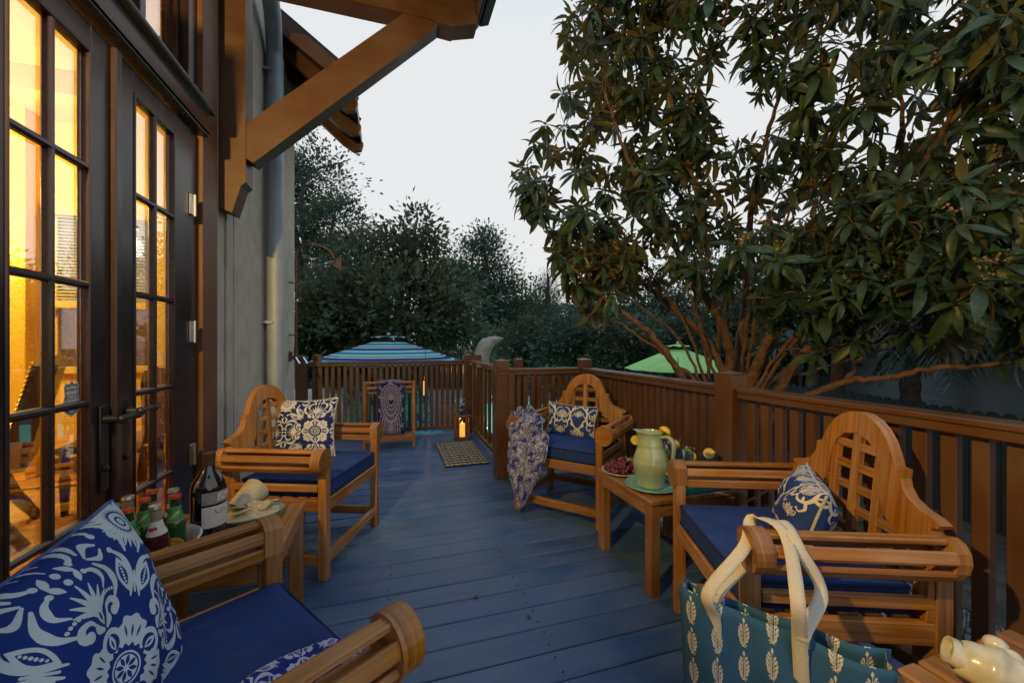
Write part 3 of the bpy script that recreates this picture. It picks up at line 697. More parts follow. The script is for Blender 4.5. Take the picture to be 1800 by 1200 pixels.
# door leaves, each with ten panes
DZ0,DZ1=.012,2.258; GB,GT=.195,2.165
def leaf(u0,u1,g0,g1,label):
    d=MB(); xc=-.978; t=.034
    d.box((xc,(u0+g0)/2,(DZ0+DZ1)/2),(t,g0-u0,DZ1-DZ0)); d.box((xc,(u1+g1)/2,(DZ0+DZ1)/2),(t,u1-g1,DZ1-DZ0))
    d.box((xc,(g0+g1)/2,(DZ1+GT)/2),(t-.002,g1-g0,DZ1-GT)); d.box((xc,(g0+g1)/2,(DZ0+GB)/2),(t-.002,g1-g0,GB-DZ0))
    for (a,b_) in ((g0,g0+.012),(g1-.012,g1)): d.box((xc+.003,(a+b_)/2,(GB+GT)/2),(t+.003,b_-a,GT-GB),None,.005)
    for (a,b_) in ((GB,GB+.012),(GT-.012,GT)): d.box((xc+.0025,(g0+g1)/2,(a+b_)/2),(t+.003,g1-g0-.002,b_-a),None,.005)
    o=d.build('french_door',ESPRESSO,house,label=label)
    gm=(g0+g1)/2; rows=5; h=(GT-GB)/rows
    MB().box((xc+.004,gm,(GB+GT)/2),(.028,.022,GT-GB-.004),None,.006).build('muntin',ESPRESSO,o)
    for i in range(1,rows): MB().box((xc+.005,gm,GB+h*i),(.028,g1-g0-.006,.024),None,.007).build('muntin',ESPRESSO,o)
    for i in range(rows):
        for (a,b_) in ((g0+.013,gm-.012),(gm+.012,g1-.013)): hb('pane',xc-.004,xc-.001,a,b_,GB+h*i+.013,GB+h*(i+1)-.013,PANE,.001,o)
    return o
dl=leaf(1.205,1.812,1.385,1.70,'dark door leaf with the small shield sticker on its glass')
dr=leaf(1.816,2.415,1.935,2.25,'dark door leaf hung on the casing side beside the wall')
hb('astragal',-.963,-.942,1.795,1.832,.02,2.25,ESPRESSO,.005,dr)
for z in (.62,1.24,1.88):
    h=MB().box((-.957,2.40,z),(.010,.03,.105)); h.tube([(-.949,2.418,z-.055),(-.949,2.418,z+.055)],.008,8); h.build('hinge',STEEL,dr)
def handle(parent,u,sg,z):
    m=MB(); m.box((-.957,u,z-.10),(.008,.045,.30),None,.004); m.tube([(-.957,u,z),(-.905,u,z)],[.016,.012],10); m.ball((-.905,u,z),.016)
    p=smooth_curve([(-.905,u,z),(-.900,u+.035*sg,z+.006),(-.902,u+.075*sg,z+.002),(-.905,u+.10*sg,z-.006),(-.904,u+.125*sg,z+.004)],12); m.tube(p,[.0105]*8+[.009,.008,.008,.009],8)
    m.lathe([(.011,0),(.011,.008),(.006,.012),(0,.012)],10,(-.953,u,z-.17),rot=np.array([[0,0,1],[0,1,0],[-1,0,0.]])); m.build('handle',IRON,parent,smooth=40)
handle(dl,1.755,1,.915); handle(dr,1.868,1,.925)
# shield sticker on the glass
xs=-.980; uc,zc=1.640,1.005; hw,hh=.040,.060
sh=[(-.62,.86),(-.25,.80),(0,.97),(.25,.80),(.62,.86),(.80,.66),(.72,.2),(.86,-.25),(.82,-.62),(.5,-.80),(0,-1),(-.5,-.80),(-.82,-.62),(-.86,-.25),(-.72,.2),(-.80,.66)]
def shield(k,dx): return [(xs+dx,uc+a*hw*k,zc+b*hh*k) for a,b in sh]
st_=MB().prism(shield(1,.0045),shield(1,.0035)).build('sticker',LABELW,dl)
rm=MB(); o1=shield(.90,.0050); o2=shield(.80,.0050); n_=len(o1)
for i in range(n_): j=(i+1)%n_; rm.add([o1[i],o1[j],o2[j],o2[i]],[[0,1,2,3]])
rm.build('sticker_border',INKG,dl)
def text(s,size,loc,rot,m,parent,name='lettering'):
    c=bpy.data.curves.new(name,'FONT'); c.body=s; c.size=size; c.align_x='CENTER'; c.align_y='CENTER'; c.extrude=.0001; c.materials.append(m)
    o=bpy.data.objects.new(name,c); COL.objects.link(o); o.location=loc; o.rotation_euler=rot
    bpy.context.view_layer.update(); me=bpy.data.meshes.new_from_object(o.evaluated_get(bpy.context.evaluated_depsgraph_get())); bpy.data.objects.remove(o)
    o=bpy.data.objects.new(name,me); COL.objects.link(o); o.location=loc; o.rotation_euler=rot
    if parent is not None: o.parent=parent
    return o
TR=(math.pi/2,0,math.pi/2)
text('SECURED BY',.0095,(xs+.0052,uc,zc+.028),TR,INK,dl); text('ECIT',.026,(xs+.0052,uc,zc+.004),TR,INKG,dl)
dash=MB()
for i,(a,b_) in enumerate(((-.026,-.012),(-.008,.006),(.009,.026))): dash.box((xs+.0052,uc+(a+b_)/2,zc-.022),(.0003,b_-a,.005),None,.0001)
dash.box((xs+.0052,uc,zc-.034),(.0003,.03,.002),None,.0001); dash.build('print_line',INK,dl)
# timber bracket carrying the eave
U0,U1=2.80,2.93
def npr(pts,u0,u1): return [(a,u0,b) for a,b in pts],[(a,u1,b) for a,b in pts]
br=MB().prism(*npr([(-.985,1.996),(-.91,1.968),(-.863,2.135),(-.845,2.150),(-.838,2.16),(-.838,3.42),(-.985,3.42)],U0,U1)).build('bracket_post',TIMBER,house)
MB().prism(*npr([(-.842,2.308),(-.80,2.285),(.32,3.375),(.32,3.42),(.095,3.42),(-.842,2.515)],U0+.008,U1-.008)).build('bracket_brace',TIMBER,house)
MB().prism(*npr([(-1.0,3.41),(.28,3.41),(.29,3.398),(.43,3.392),(.437,3.402),(.60,3.452),(.60,3.62),(-1.0,3.62)],U0-.004,U1+.012)).build('bracket_beam',TIMBER,house)
# eave over the doors
ev=MB().prism(*npr([(.63,3.56),(.66,3.60),(-1.2,5.0),(-1.2,4.9)],-1.2,2.99)).build('eave_roof',METROOF,house)
MB().box((.595,.95,3.585),(.03,4.1,.13)).build('fascia',TIMBER,ev)
gp=[(.62,3.69),(.62,3.60),(.66,3.575),(.72,3.60),(.735,3.69),(.725,3.69),(.71,3.61),(.66,3.587),(.63,3.61),(.63,3.69)]
MB().prism(*npr(gp,-1.2,2.97)).build('gutter',METROOF,ev)
for u in (.35,1.15,1.95): MB().prism(*npr([(-.98,4.5),(.575,3.50),(.575,3.60),(-.98,4.68)],u,u+.07)).build('rafter',TIMBER,ev)
hb('gable_wall',-1.19,-1.0,-4,2.98,3.55,4.95,STUCCO)
# downspout
ds=MB(); dx,dy=-.915,3.77
ds.tube([(dx,dy,-.7),(dx,dy,3.55)],.064,20); ds.tube([(dx,dy,3.1),(dx,dy,3.115)],.0665,20); ds.tube([(dx,dy,1.0),(dx,dy,1.015)],.0665,20)
ds.tube(smooth_curve([(dx,dy,3.5),(dx-.0,dy-.02,3.62),(dx+.03,dy-.2,3.78),(dx+.06,dy-.5,3.85)],10),.062,16)
ds.build('downspout',GALV,house,smooth=50)
for z in (3.42,1.35): MB().box((-.955,dy,z),(.09,.15,.022)).build('pipe_strap',GALV,house)
# lower roof beyond the downspout
rs=.73; eN=-.31; U2,U3=3.85,5.0
def rz_(x): return 3.40+(eN-x)*rs
rf=MB().prism(*npr([(eN,3.475),(eN,3.585),(-1.35,3.585+(eN+1.35)*rs),(-1.35,3.475+(eN+1.35)*rs)],U2,U3)).build('low_roof',METROOF,house)
MB().prism(*npr([(eN-.005,3.415),(eN-.005,3.565),(-1.3,3.565+(eN+1.295)*rs),(-1.3,3.395+(eN+1.295)*rs)],U2-.03,U2-.002)).build('rake_board',TIMBER,rf)
MB().prism(*npr([(eN-.03,3.40),(eN-.03,3.47),(-1.0,3.47+.66*rs),(-1.0,3.36+.66*rs)],U3-.05,U3-.005)).build('rake_board',TIMBER,rf)
for i in range(4):
    u=U2+.02+.38*i; 
    if u<U3: MB().bar((eN+.01,u,3.597),(-1.3,u,3.597+(eN+1.31)*rs),.022,.03).build('seam',METROOF,rf)
for u in (4.05,4.50,4.88):
    MB().prism(*npr([(eN+.02,3.46),(eN+.0,3.385),(eN-.08,3.36),(eN-.2,3.43),(-1.0,3.86),(-1.0,3.98),(eN+.02,3.472)],u,u+.06)).build('rafter_tail',TIMBER,rf)
# ---- room behind the doors
rmx=-5.1
hb('room_floor',rmx,-1.06,-2.0,4.72,-.06,-.005,OAK,.002)
hb('room_ceiling',rmx,-1.09,-2.0,4.72,3.2,3.26,CEIL)
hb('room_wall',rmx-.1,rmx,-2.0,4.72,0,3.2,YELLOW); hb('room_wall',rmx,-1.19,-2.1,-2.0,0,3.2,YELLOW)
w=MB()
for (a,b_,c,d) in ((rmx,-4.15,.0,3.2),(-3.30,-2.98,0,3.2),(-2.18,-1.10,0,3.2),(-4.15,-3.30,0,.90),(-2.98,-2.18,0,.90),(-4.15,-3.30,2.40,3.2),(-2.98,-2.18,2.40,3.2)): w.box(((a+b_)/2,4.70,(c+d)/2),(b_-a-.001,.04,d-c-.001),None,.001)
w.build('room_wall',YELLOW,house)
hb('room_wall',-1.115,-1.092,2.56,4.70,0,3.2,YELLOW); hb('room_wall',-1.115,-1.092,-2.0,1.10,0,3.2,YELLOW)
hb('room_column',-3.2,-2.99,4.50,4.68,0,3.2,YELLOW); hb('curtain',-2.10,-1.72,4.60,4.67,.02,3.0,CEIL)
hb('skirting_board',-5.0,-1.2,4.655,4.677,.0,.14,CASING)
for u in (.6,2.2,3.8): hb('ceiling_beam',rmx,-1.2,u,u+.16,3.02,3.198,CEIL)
for (a,b_) in ((-4.15,-3.30),(-2.98,-2.18)):
    m=MB(); c=(a+b_)/2
    for z in (.93,1.62,2.37): m.box((c,4.77,z),(b_-a,.05,.06))
    for x in (a+.03,c,b_-.03): m.box((x,4.77,1.65),(.05,.048,1.46))
    m.box((c,4.66,.915),(b_-a+.1,.06,.03)); m.box((c,4.655,1.53),(b_-a-.06,.03,.07)); m.box((c,4.655,2.38),(b_-a-.02,.05,.09))
    wn=m.build('window',CEIL,house)
    MB().box((c,4.79,1.65),(b_-a-.06,.005,1.44)).build('pane',PANE,wn)
    s0=None
    for i in range(26):
        z=1.585+.0295*i
        if s0 is None: s0=MB().box((0,0,0),(b_-a-.08,.026,.0035),np.array([[1,0,0],[0,.9,-.43],[0,.43,.9]]),.0005).build('blind_slat',WHITECAN,wn); o=s0
        else: o=inst(s0,parent=wn)
        o.location=(c,4.66,z)
    MB().tube([(b_-.15,4.64,1.55),(b_-.15,4.64,1.22)],.004,5).build('blind_cord',CEIL,wn)
# lamp in the room
lp=empty('pendant_lamp',(-3.05,3.55,0),0,'round glowing pendant lamp hanging in the yellow room','lamp')
MB().tube([(0,0,3.2),(0,0,2.75)],.008,6).build('cord',IRON,lp); MB().ball((0,0,2.62),.11,16,10).build('lamp_globe',emit('lamp_globe_light',(1,.70,.28),9),lp,smooth=True)
MB().lathe([(.03,2.76),(.05,2.73),(.05,2.71),(0,2.71)],12).build('lamp_cap',BRASS,lp)
point('room_light',(0,0,2.34),225,(1,.77,.20),.14,lp); point('room_light',(-1.0,-3.2,2.2),60,(1,.76,.25),.14,lp)
# leather armchair indoors
ac=empty('leather_armchair',(-2.30,3.15,0),R(-62),'brown leather armchair with brass nailheads seen through the door glass','chair')
bk=MB().prism(*npr([(-.30,.45),(.30,.45),(.34,.8),(.33,1.05),(.2,1.10),(0,1.08),(-.2,1.10),(-.33,1.05),(-.34,.8)],0,.10))
bk.v=[v@np.array([[1,0,0],[0,1,0],[0,.22,1]]) for v in bk.v]; bk.build('backrest',LEATHER,ac,smooth=40)
q=MB()
for G in rounded(.31,.28,.07,.05,8,.02): q.grid(G+np.array([0,-.26,.46]))
q.build('seat',LEATHER,ac,smooth=True)
MB().box((0,-.26,.37),(.6,.54,.07)).build('seat_rail',WALNUT,ac)
for sx in (-1,1):
    MB().tube(smooth_curve([(.29*sx,.04,.38),(.29*sx,.10,.2),(.29*sx,.2,.02)],8),[.035]*6+[.03,.03],8).build('leg',WALNUT,ac)
    MB().tube(smooth_curve([(.29*sx,-.50,.38),(.29*sx,-.53,.25),(.29*sx,-.48,.1),(.29*sx,-.55,.02)],8),[.045,.04,.035,.03,.028,.028,.035,.035],8).build('leg',WALNUT,ac)
    MB().tube(smooth_curve([(.34*sx,.05,.72),(.34*sx,-.2,.70),(.34*sx,-.42,.68),(.34*sx,-.50,.64)],10),.032,8).build('armrest',WALNUT,ac)
    MB().tube(smooth_curve([(.34*sx,-.40,.66),(.32*sx,-.34,.52),(.31*sx,-.40,.40)],7),.025,8).build('arm_post',WALNUT,ac)
    nl=MB()
    for i in range(22): z=.52+.026*i; nl.ball(((.32 if z>.7 else .30)*sx,-.004+.22*z,z),.009,6,4)
    nl.build('nailheads',BRASS,ac,kind='stuff')
wc=empty('carved_chair',(-1.75,3.75,0),R(-80),'dark carved wooden chair indoors behind the door handles','chair')
MB().prism(*npr([(-.2,.45),(.2,.45),(.23,.9),(.15,.98),(.08,.95),(0,1.0),(-.08,.95),(-.15,.98),(-.23,.9)],0,.04)).build('backrest',WALNUT,wc)
MB().box((0,-.22,.45),(.46,.44,.05),None,.01).build('seat',WALNUT,wc)
for sx in (-1,1):
    for y in (0,-.4): MB().tube([(.2*sx,y,.43),(.2*sx,y,.3),(.2*sx,y,.25),(.2*sx,y,.0)],[.03,.022,.03,.02],8).build('leg',WALNUT,wc)
rg=empty('rug',(-2.6,3.0,0.0),0,'orange and gold patterned rug on the floor of the lit room','rug')
RUG=plain('gold_rug',(.55,.32,.09),.95,0,.35,9,.3)
MB().box((0,0,.004),(2.2,2.6,.012)).build('pile',RUG,rg); MB().box((0,1.2,.0075),(2.0,.06,.007)).build('border_stripe',NAVY,rg); MB().box((.95,0,.0075),(.06,2.3,.007)).build('border_stripe',LRED,rg)
# ---- outdoor shower on the house corner
sw=empty('outdoor_shower',(0,0,0),0,'copper outdoor shower pipe with bell head on the house corner','shower')
sx_,su=-.925,4.60
MB().tube(smooth_curve([(sx_,su,1.02),(sx_,su,1.5),(sx_,su,2.02),(sx_+.03,su+.01,2.16),(sx_+.15,su+.02,2.22),(sx_+.30,su+.04,2.17),(sx_+.36,su+.05,2.08)],40),.0105,8).build('pipe',COPPER,sw)
MB().lathe([(.012,.08),(.02,.06),(.03,.03),(.075,-.035),(.08,-.05),(.07,-.05),(.02,.0)],16,(sx_+.385,su+.05,2.03),rot=np.array([[.86,0,.5],[0,1,0],[-.5,0,.86]])).build('shower_head',COPPER,sw,smooth=40)
MB().tube([(sx_-.07,su,1.80),(sx_+.02,su,1.80)],.007,6).build('bracket',COPPER,sw)
MB().tube([(sx_-.07,su,1.26),(sx_+.02,su,1.26)],.007,6).build('bracket',COPPER,sw)
v=MB().tube([(sx_-.07,su,1.03),(sx_+.05,su,1.03)],.018,10); v.tube([(sx_-.06,su,.99),(sx_-.05,su,1.09)],.02,8); v.tube([(sx_,su,1.0),(sx_,su,1.14)],[.022,.018],10); v.build('valve',COPPER,sw,smooth=40)
for d in (-.0,.07): MB().bar((sx_+d,su-.02,1.03),(sx_+d+.05,su-.08,.965),.02,.016).build('valve_handle',CHROME,sw)
# ---- wall lantern on the stretch of wall before the doors (the warm light on the chairs)
wl=empty('wall_lantern',(-.90,.45,0),0,'dark bronze wall lantern glowing beside the doors','lamp')
MB().box((-.08,0,2.2),(.02,.12,.26)).build('back_plate',IRON,wl); MB().tube(smooth_curve([(-.08,0,2.28),(-.03,0,2.40),(0,0,2.36)],8),.01,8).build('arm',IRON,wl)
MB().lathe([(.01,2.40),(.09,2.34),(.092,2.33),(.0,2.335)],4).build('hood',IRON,wl); MB().lathe([(0,2.058),(.06,2.058),(.138,2.078),(.140,2.075),(.06,2.050),(0,2.05)],24).build('shade_tray',IRON,wl)  # tray widened out of view to keep lantern light off the near seat
for a in (-1,1):
    for b_ in (-1,1): MB().tube([(.055*a,.055*b_,2.04),(.062*a,.062*b_,2.335)],.005,6).build('corner_bar',IRON,wl)
MB().ball((0,0,2.17),.028,12,8).build('lamp_bulb',BULB,wl)
point('lantern_light',(0,0,2.205),325,(1,.65,.20),.03,wl)
# ---------------------------------------------------------------- teak garden armchairs
HA,WD,T_,RD,YA,KR=.66,.644,.043,.062,.455,.092
HALF=[(0,.938),(.035,.934),(.07,.921),(.103,.898),(.132,.864),(.153,.825),(.165,.796),(.191,.793),(.190,.765),(.198,.741),(.220,.716),(.258,.698),(.298,.690),(.325,.679),(.318,.668),(.304,.664),(.297,.655),(.303,.646),(.318,.650),(.338,.655),(.360,.648),(.376,.628),(.382,.603),(.377,.575),(.361,.552),(.335,.543)]
INN=[(.29,.548),(.245,.56),(.208,.575),(.194,.598),(.186,.614),(.168,.618),(.146,.632),(.128,.662),(.120,.70),(.116,.74),(.108,.782),(.088,.822),(.052,.852),(0,.864)]
def make_chair():
    r=empty('garden_armchair')
    for s in (-1,1):
        x0=s*(WD/2-T_/2)
        MB().box((x0,.0245,.29),(T_,.043,.58)).build('leg',TEAK,r)
        MB().bar((x0,YA+.075,0),(x0*.98,YA+.085,.60),T_,.045,(0,1,0)).build('leg',TEAK,r)
        cx=WD/2-T_+.8*RD
        pts=[]
        for k in range(20):
            a=math.pi*2*k/20; pts.append((max(cx+RD*math.cos(a),WD/2-T_-.001),HA-RD+RD*math.sin(a)))
        if s<0: pts=[(-a,b) for a,b in pts][::-1]
        MB().prism([(a,0,b) for a,b in pts],[(a,.050,b) for a,b in pts]).build('arm_scroll',TEAK,r,smooth=30)
        for (ox,oz,an) in ((0.004,.046,0),(.043,.016,R(-72)),(.034,-.036,R(-125)),(-.036,.018,R(78)),(-.036,-.030,R(90))):
            c=np.array([s*(cx+ox),0,HA-RD+oz]); ca,sa=math.cos(an*s),math.sin(an*s)
            M3=np.array([[0,ca,-sa],[1,0,0],[0,sa,ca]])   # length along y
            MB().box(c+np.array([0,(.046+YA+.062)/2,0]),(YA+.062-.046,.034,.017),M3,.004).build('arm_slat',TEAK,r)
        MB().box((s*(WD/2-T_/2),.29,.452),(.022,.47,.034)).build('side_slat',TEAK,r)
        MB().box((s*(WD/2-T_/2),.29,.368),(.026,.49,.062)).build('seat_rail',TEAK,r)
        MB().box((s*(WD/2-T_/2),.29,.097),(.026,.49,.05)).build('stretcher',TEAK,r)
    MB().box((0,.022,.368),(WD-2*T_+.004,.030,.062)).build('seat_rail',TEAK,r)
    MB().box((0,YA+.07,.375),(WD-2*T_+.004,.030,.05)).build('seat_rail',TEAK,r)
    MB().box((0,.024,.097),(WD-2*T_+.004,.028,.05)).build('stretcher',TEAK,r)
    MB().box((0,YA+.075,.097),(WD-2*T_+.004,.026,.05)).build('stretcher',TEAK,r)
    for i in range(6): MB().box((0,.085+.075*i,.388),(WD-2*T_-.01,.05,.016)).build('seat_slat',TEAK,r)
    pf=lambda x,z,d: (x,YA+KR*z+d,z)
    def back_half(s):
        o=[(s*a,b) for a,b in HALF]+[(s*a,b) for a,b in INN]
        if s<0: o=o[::-1]
        m=MB(); m.prism([pf(a,b,0) for a,b in o],[pf(a,b,.034) for a,b in o],uv=[(b*.9+a*.25,a) for a,b in o])
        ob=m.build('back_panel',TEAK,r)
        bm=ob.modifiers.new('edge','BEVEL'); bm.width=.0035; bm.segments=1; bm.limit_method='ANGLE'; bm.angle_limit=R(50)
    back_half(1); back_half(-1)
    for (x,z0,z1,w) in ((0,.40,.868,.034),(.098,.40,.80,.03),(-.098,.40,.80,.03)):
        MB().bar(pf(x,z0,.016),pf(x,z1,.016),w,.022,(0,1,0)).build('back_slat',TEAK,r)
    for (z,hw) in ((.815,.095),(.742,.118),(.668,.13),(.594,.20),(.520,.30)):
        MB().bar(pf(-hw,z,.019),pf(hw,z,.019),.020,.028,(0,0,1)).build('back_slat',TEAK,r)
    for s in (-1,1): MB().bar(pf(s*.285,.40,.016),pf(s*.285,.57,.016),.05,.03,(0,1,0)).build('back_post',TEAK,r)
    return r
POSE={'A':(-.181,2.462,R(68.5)),'B':(1.058,2.472,R(-49)),'C':(1.089,1.20,R(-111.4)),'D':(-.149,1.110,R(123.5))}
LAB={'A':'arched teak armchair against the stucco wall with the navy and cream damask pillow','B':'golden lit arched teak armchair in the railing corner with a throw over its arm',
 'C':'arched teak armchair with a tote bag hung from its arm, back to the railing','D':'teak armchair beside the beer tub holding the big blue and white pillow'}
proto=make_chair(); CH={}
for i,k in enumerate('ABCD'):
    o=proto if i==0 else copy_tree(proto); CH[k]=o
    x,y,a=POSE[k]; o.location=(x,y,0); o.rotation_euler=(0,0,a); tag(o,LAB[k],'armchair','teak armchairs')
def loc(k,p):                           # a spot given in a chair's own axes
    x,y,a=POSE[k]; q=rz3(a)@np.array(p,float); return np.array([x+q[0],y+q[1],q[2]])
def make_cushion():
    r=empty('seat_cushion')
    m=MB()
    for G in rounded(.276,.236,.044,.018,22,.016):
        G[...,2]+=.0028*np.sin(G[...,0]*31+G[...,1]*17)*np.sin(G[...,1]*23-G[...,0]*9)*(np.abs(G[...,2])>.03); m.grid(G)
    m.build('pad',NAVY,r,smooth=True)
    for z in (.034,-.034):
        e=[]
        for sx,sy,a0 in ((1,1,0),(-1,1,90),(-1,-1,180),(1,-1,270)):
            for t in range(5): a=R(a0+22.5*t); e.append((sx*.258+.018*math.cos(a),sy*.218+.018*math.sin(a),z))
        MB().tube(e,.0045,6,closed=True).build('piping',PIPING,r)
    return r
cu=make_cushion()
CL={'A':'navy seat cushion on the armchair by the stucco wall','B':'navy seat cushion on the armchair in the railing corner','C':'navy seat cushion on the armchair with the tote bag','D':'navy seat cushion under the big blue and white pillow'}
for i,k in enumerate('ABCD'):
    o=cu if i==0 else copy_tree(cu); o.location=loc(k,(0,.252,.442)); o.rotation_euler=(0,0,POSE[k][2]); tag(o,CL[k],'cushion','navy seat cushions')
# ---------------------------------------------------------------- throw pillows
def pillow(c,right,up,hw,hh,T,m,trim,label,bead=False,pinch=.07):
    c=np.asarray(c,float); right=nrm(right); up=np.asarray(up,float); up=nrm(up-right*np.dot(up,right)); nn=np.cross(right,up)
    e=empty('throw_pillow',c,0,label,'pillow','throw pillows')
    n=29; t=np.sin(np.linspace(-math.pi/2,math.pi/2,n)); A,B=np.meshgrid(t,t,indexing='ij')
    X=A*(1-pinch*(1-B**2))*hw; Y=B*(1-pinch*(1-A**2))*hh
    w=.012*np.sin(9*A+4*B)*np.exp(-3*(1-np.abs(A))*(1-np.abs(B))*4)+.006*np.sin(6*A-5*B)
    Z=T*np.clip((1-A**2)*(1-B**2),0,1)**.42
    UV=np.stack([A*.5+.5,B*.5+.5],-1); mb=MB()
    for s in (1,-1):
        z=s*(Z+w*(Z/T)*1.2); G=X[...,None]*right+Y[...,None]*up+z[...,None]*nn
        mb.grid(G if s>0 else G[::-1],UV if s>0 else UV[::-1])
    mb.build('cover',m,e,smooth=True)
    ring=[(i,0) for i in range(n)]+[(n-1,j) for j in range(1,n)]+[(i,n-1) for i in range(n-2,-1,-1)]+[(0,j) for j in range(n-2,0,-1)]
    pts=np.array([X[i]*right+Y[i]*up for i in ring]); 
    seg=[pts[0]]
    for q in pts[1:]:
        if np.linalg.norm(q-seg[-1])>.008: seg.append(q)
    seg=np.array(seg)
    if bead:
        d=np.concatenate([[0],np.cumsum(np.linalg.norm(np.diff(np.vstack([seg,seg[:1]]),axis=0),axis=1))]); full=np.vstack([seg,seg[:1]]); bm_=MB()
        for s in np.arange(0,d[-1],.0135):
            p=[np.interp(s,d,full[:,k]) for k in range(3)]; bm_.ball(p,.0062,6,4)
        bm_.build('beaded_trim',trim,e)
    else: MB().tube(seg,.0045,6,closed=True).build('piping',trim,e)
    return e
# big pillow: lower edge along the cushion, leaning back
pillow(c2d(-.775,.722,.610),np.array(c2d(-.154,.441,.03)),np.array(c2d(-.074,-.083,.33)),.222,.215,.085,DAM1,BLUETRIM,'big blue pillow with white damask flower in front of the doors',pinch=.05)
pillow(c2d(-1.275,2.46,.662),np.array(c2d(1,.10,.03)),np.array(c2d(.0,.10,.38)),.188,.178,.07,DAM2,CREAMTRIM,'navy and cream damask pillow with beaded edge by the wall',bead=True,pinch=.10)
def chair_pillow(k,p,yaw,hw,hh,T,m,label,lean=.28,roll=0):
    a=POSE[k][2]+yaw; r_=rz3(a)@np.array([math.cos(roll),0,math.sin(roll)]); u_=rz3(a)@np.array([-math.sin(roll)*1,lean,1.]); pillow(loc(k,p),r_,u_,hw,hh,T,m,CREAMTRIM,label,pinch=.08)
chair_pillow('B',(-.05,.375,.595),R(3),.195,.122,.06,LOT,'oblong blue and cream lotus pillow in the corner armchair',.35,R(-2))
chair_pillow('C',(.02,.345,.59),R(-24),.185,.128,.08,LOT2,'blue and ivory floral pillow seen edge-on behind the tote bag arm',.30)
# care tag hanging from the pillow in the tote-bag chair
tg=empty('care_tag',loc('C',(.16,.30,.50)),0,'white cloth care tag hanging below the floral pillow','tag')
q=rz3(POSE['C'][2])
MB().grid(np.array([[q@np.array([x,-.02*j,-.035*j+.012*x*10*j]) for j in (0,.5,1,1.5)] for x in (-.04,-.01,.02)])).build('cloth',LABELW,tg,smooth=True)
# ---------------------------------------------------------------- throws
def cloth(name,G,m,label,cat,thick=.004,group=None,UV=None):
    mb=MB(); mb.grid(G,UV); o=mb.build(name,m,None,True,label=label,cat=cat,group=group)
    sd=o.modifiers.new('thick','SOLIDIFY'); sd.thickness=thick; sd.offset=0
    return o
def throw_B():
    ctr=smooth_curve([(-.372,.20,.50),(-.378,.18,.60),(-.352,.16,.668),(-.310,.13,.688),(-.265,.10,.655),(-.225,.035,.59),(-.20,-.03,.50),(-.185,-.055,.36),(-.20,-.06,.22),(-.225,-.058,.04)],70)
    wid=np.interp(np.linspace(0,1,70),[0,.15,.3,.42,.52,.62,.72,.85,1.0],[.11,.105,.10,.11,.135,.165,.165,.125,.02])
    sft=np.interp(np.linspace(0,1,70),[0,.5,.62,.8,1],[0,.0,.005,-.03,0])
    n=41; G=np.zeros((70,n,3)); t=np.linspace(-1,1,n)
    d=np.gradient(ctr,axis=0); d/=np.linalg.norm(d,axis=1)[:,None]
    for i in range(70):
        f=i/69
        side=nrm(np.array([.35,1,0])*(1-np.clip((f-.35)/.25,0,1))+np.array([1,.0,0])*np.clip((f-.35)/.25,0,1)); nn=nrm(np.cross(side,d[i])); 
        am=.010+.014*math.sin(min(1,f*1.2)*math.pi)
        for j in range(n):
            s=t[j]; ph=3.1*f
            off=am*(math.sin(7.5*s+ph)+.55*math.sin(15*s-2*ph+1))
            G[i,j]=ctr[i]+side*(wid[i]*s*(1+.05*math.sin(9*f+s))+sft[i])+nn*off+np.array([0,0,.02*s*np.clip((f-.5)*2,0,1)])
            if f>.5: G[i,j,1]=min(G[i,j,1],-.012)
    x,y,a=POSE['B']; G=G@rz3(a).T+np.array([x,y,0])
    G[...,2]=np.maximum(G[...,2],.012)
    cloth('throw_blanket',G,PAI,'periwinkle paisley throw draped over the arm of the corner armchair','throw',group=None)
throw_B()
def throw_D():
    # folded scarf lying along the seat, tucked against the arm
    n,m=46,26; G=np.zeros((n,m,3))
    for i in range(n):
        f=i/(n-1)
        for j in range(m):
            s=j/(m-1); x=-.265+.165*s+.015*math.sin(5*f)+.02*f*(s-.3); y=.015+.46*f
            z=.497+.018*math.sin(math.pi*s)**.5+.010*math.sin(14*s+3*f)*math.sin(math.pi*s)+.006*math.sin(9*f+5*s)
            if f<.06: z-= (.06-f)*.35
            G[i,j]=(x,y,z)
    x,y,a=POSE['D']; G=G@rz3(a).T+np.array([x,y,0])
    cloth('folded_scarf',G,PAI2,'blue and white scroll print scarf folded on the seat by the arm','scarf',.012)
throw_D()
# ---------------------------------------------------------------- side tables
def make_table(gap=.004):
    r=empty('side_table'); s=.505; h=.45; n=7; w=(s-gap*(n-1))/n
    for i in range(n): MB().box((-s/2+w/2+i*(w+gap),0,h-.011),(w,s,.022),None,.003 if gap<.005 else .006).build('top_slat',TEAK2,r)
    for a in (-1,1):
        MB().box((a*(s/2-.022),0,h-.055),(.022,s-.06,.06)).build('apron',TEAK2,r); MB().box((0,a*(s/2-.022),h-.055),(s-.06,.022,.06)).build('apron',TEAK2,r)
        for b in (-1,1): MB().box((a*(s/2-.032),b*(s/2-.032),(h-.023)/2),(.05,.05,h-.023)).build('leg',TEAK2,r)
    return r
tb=make_table()
TB={'L':(-.625,1.80),'R':(1.405,1.83),'N':(1.275,.362)}
for i,(k,l) in enumerate((('L','teak side table holding the beer tub and wine bottle'),('R','teak side table holding the green pitcher and grapes'),('N','slatted teak side table with the ceramic conch on it'))):
    o=tb if i==0 else (copy_tree(tb) if i==1 else make_table(.013)); o.location=(*TB[k],0); tag(o,l,'side table','teak side tables')
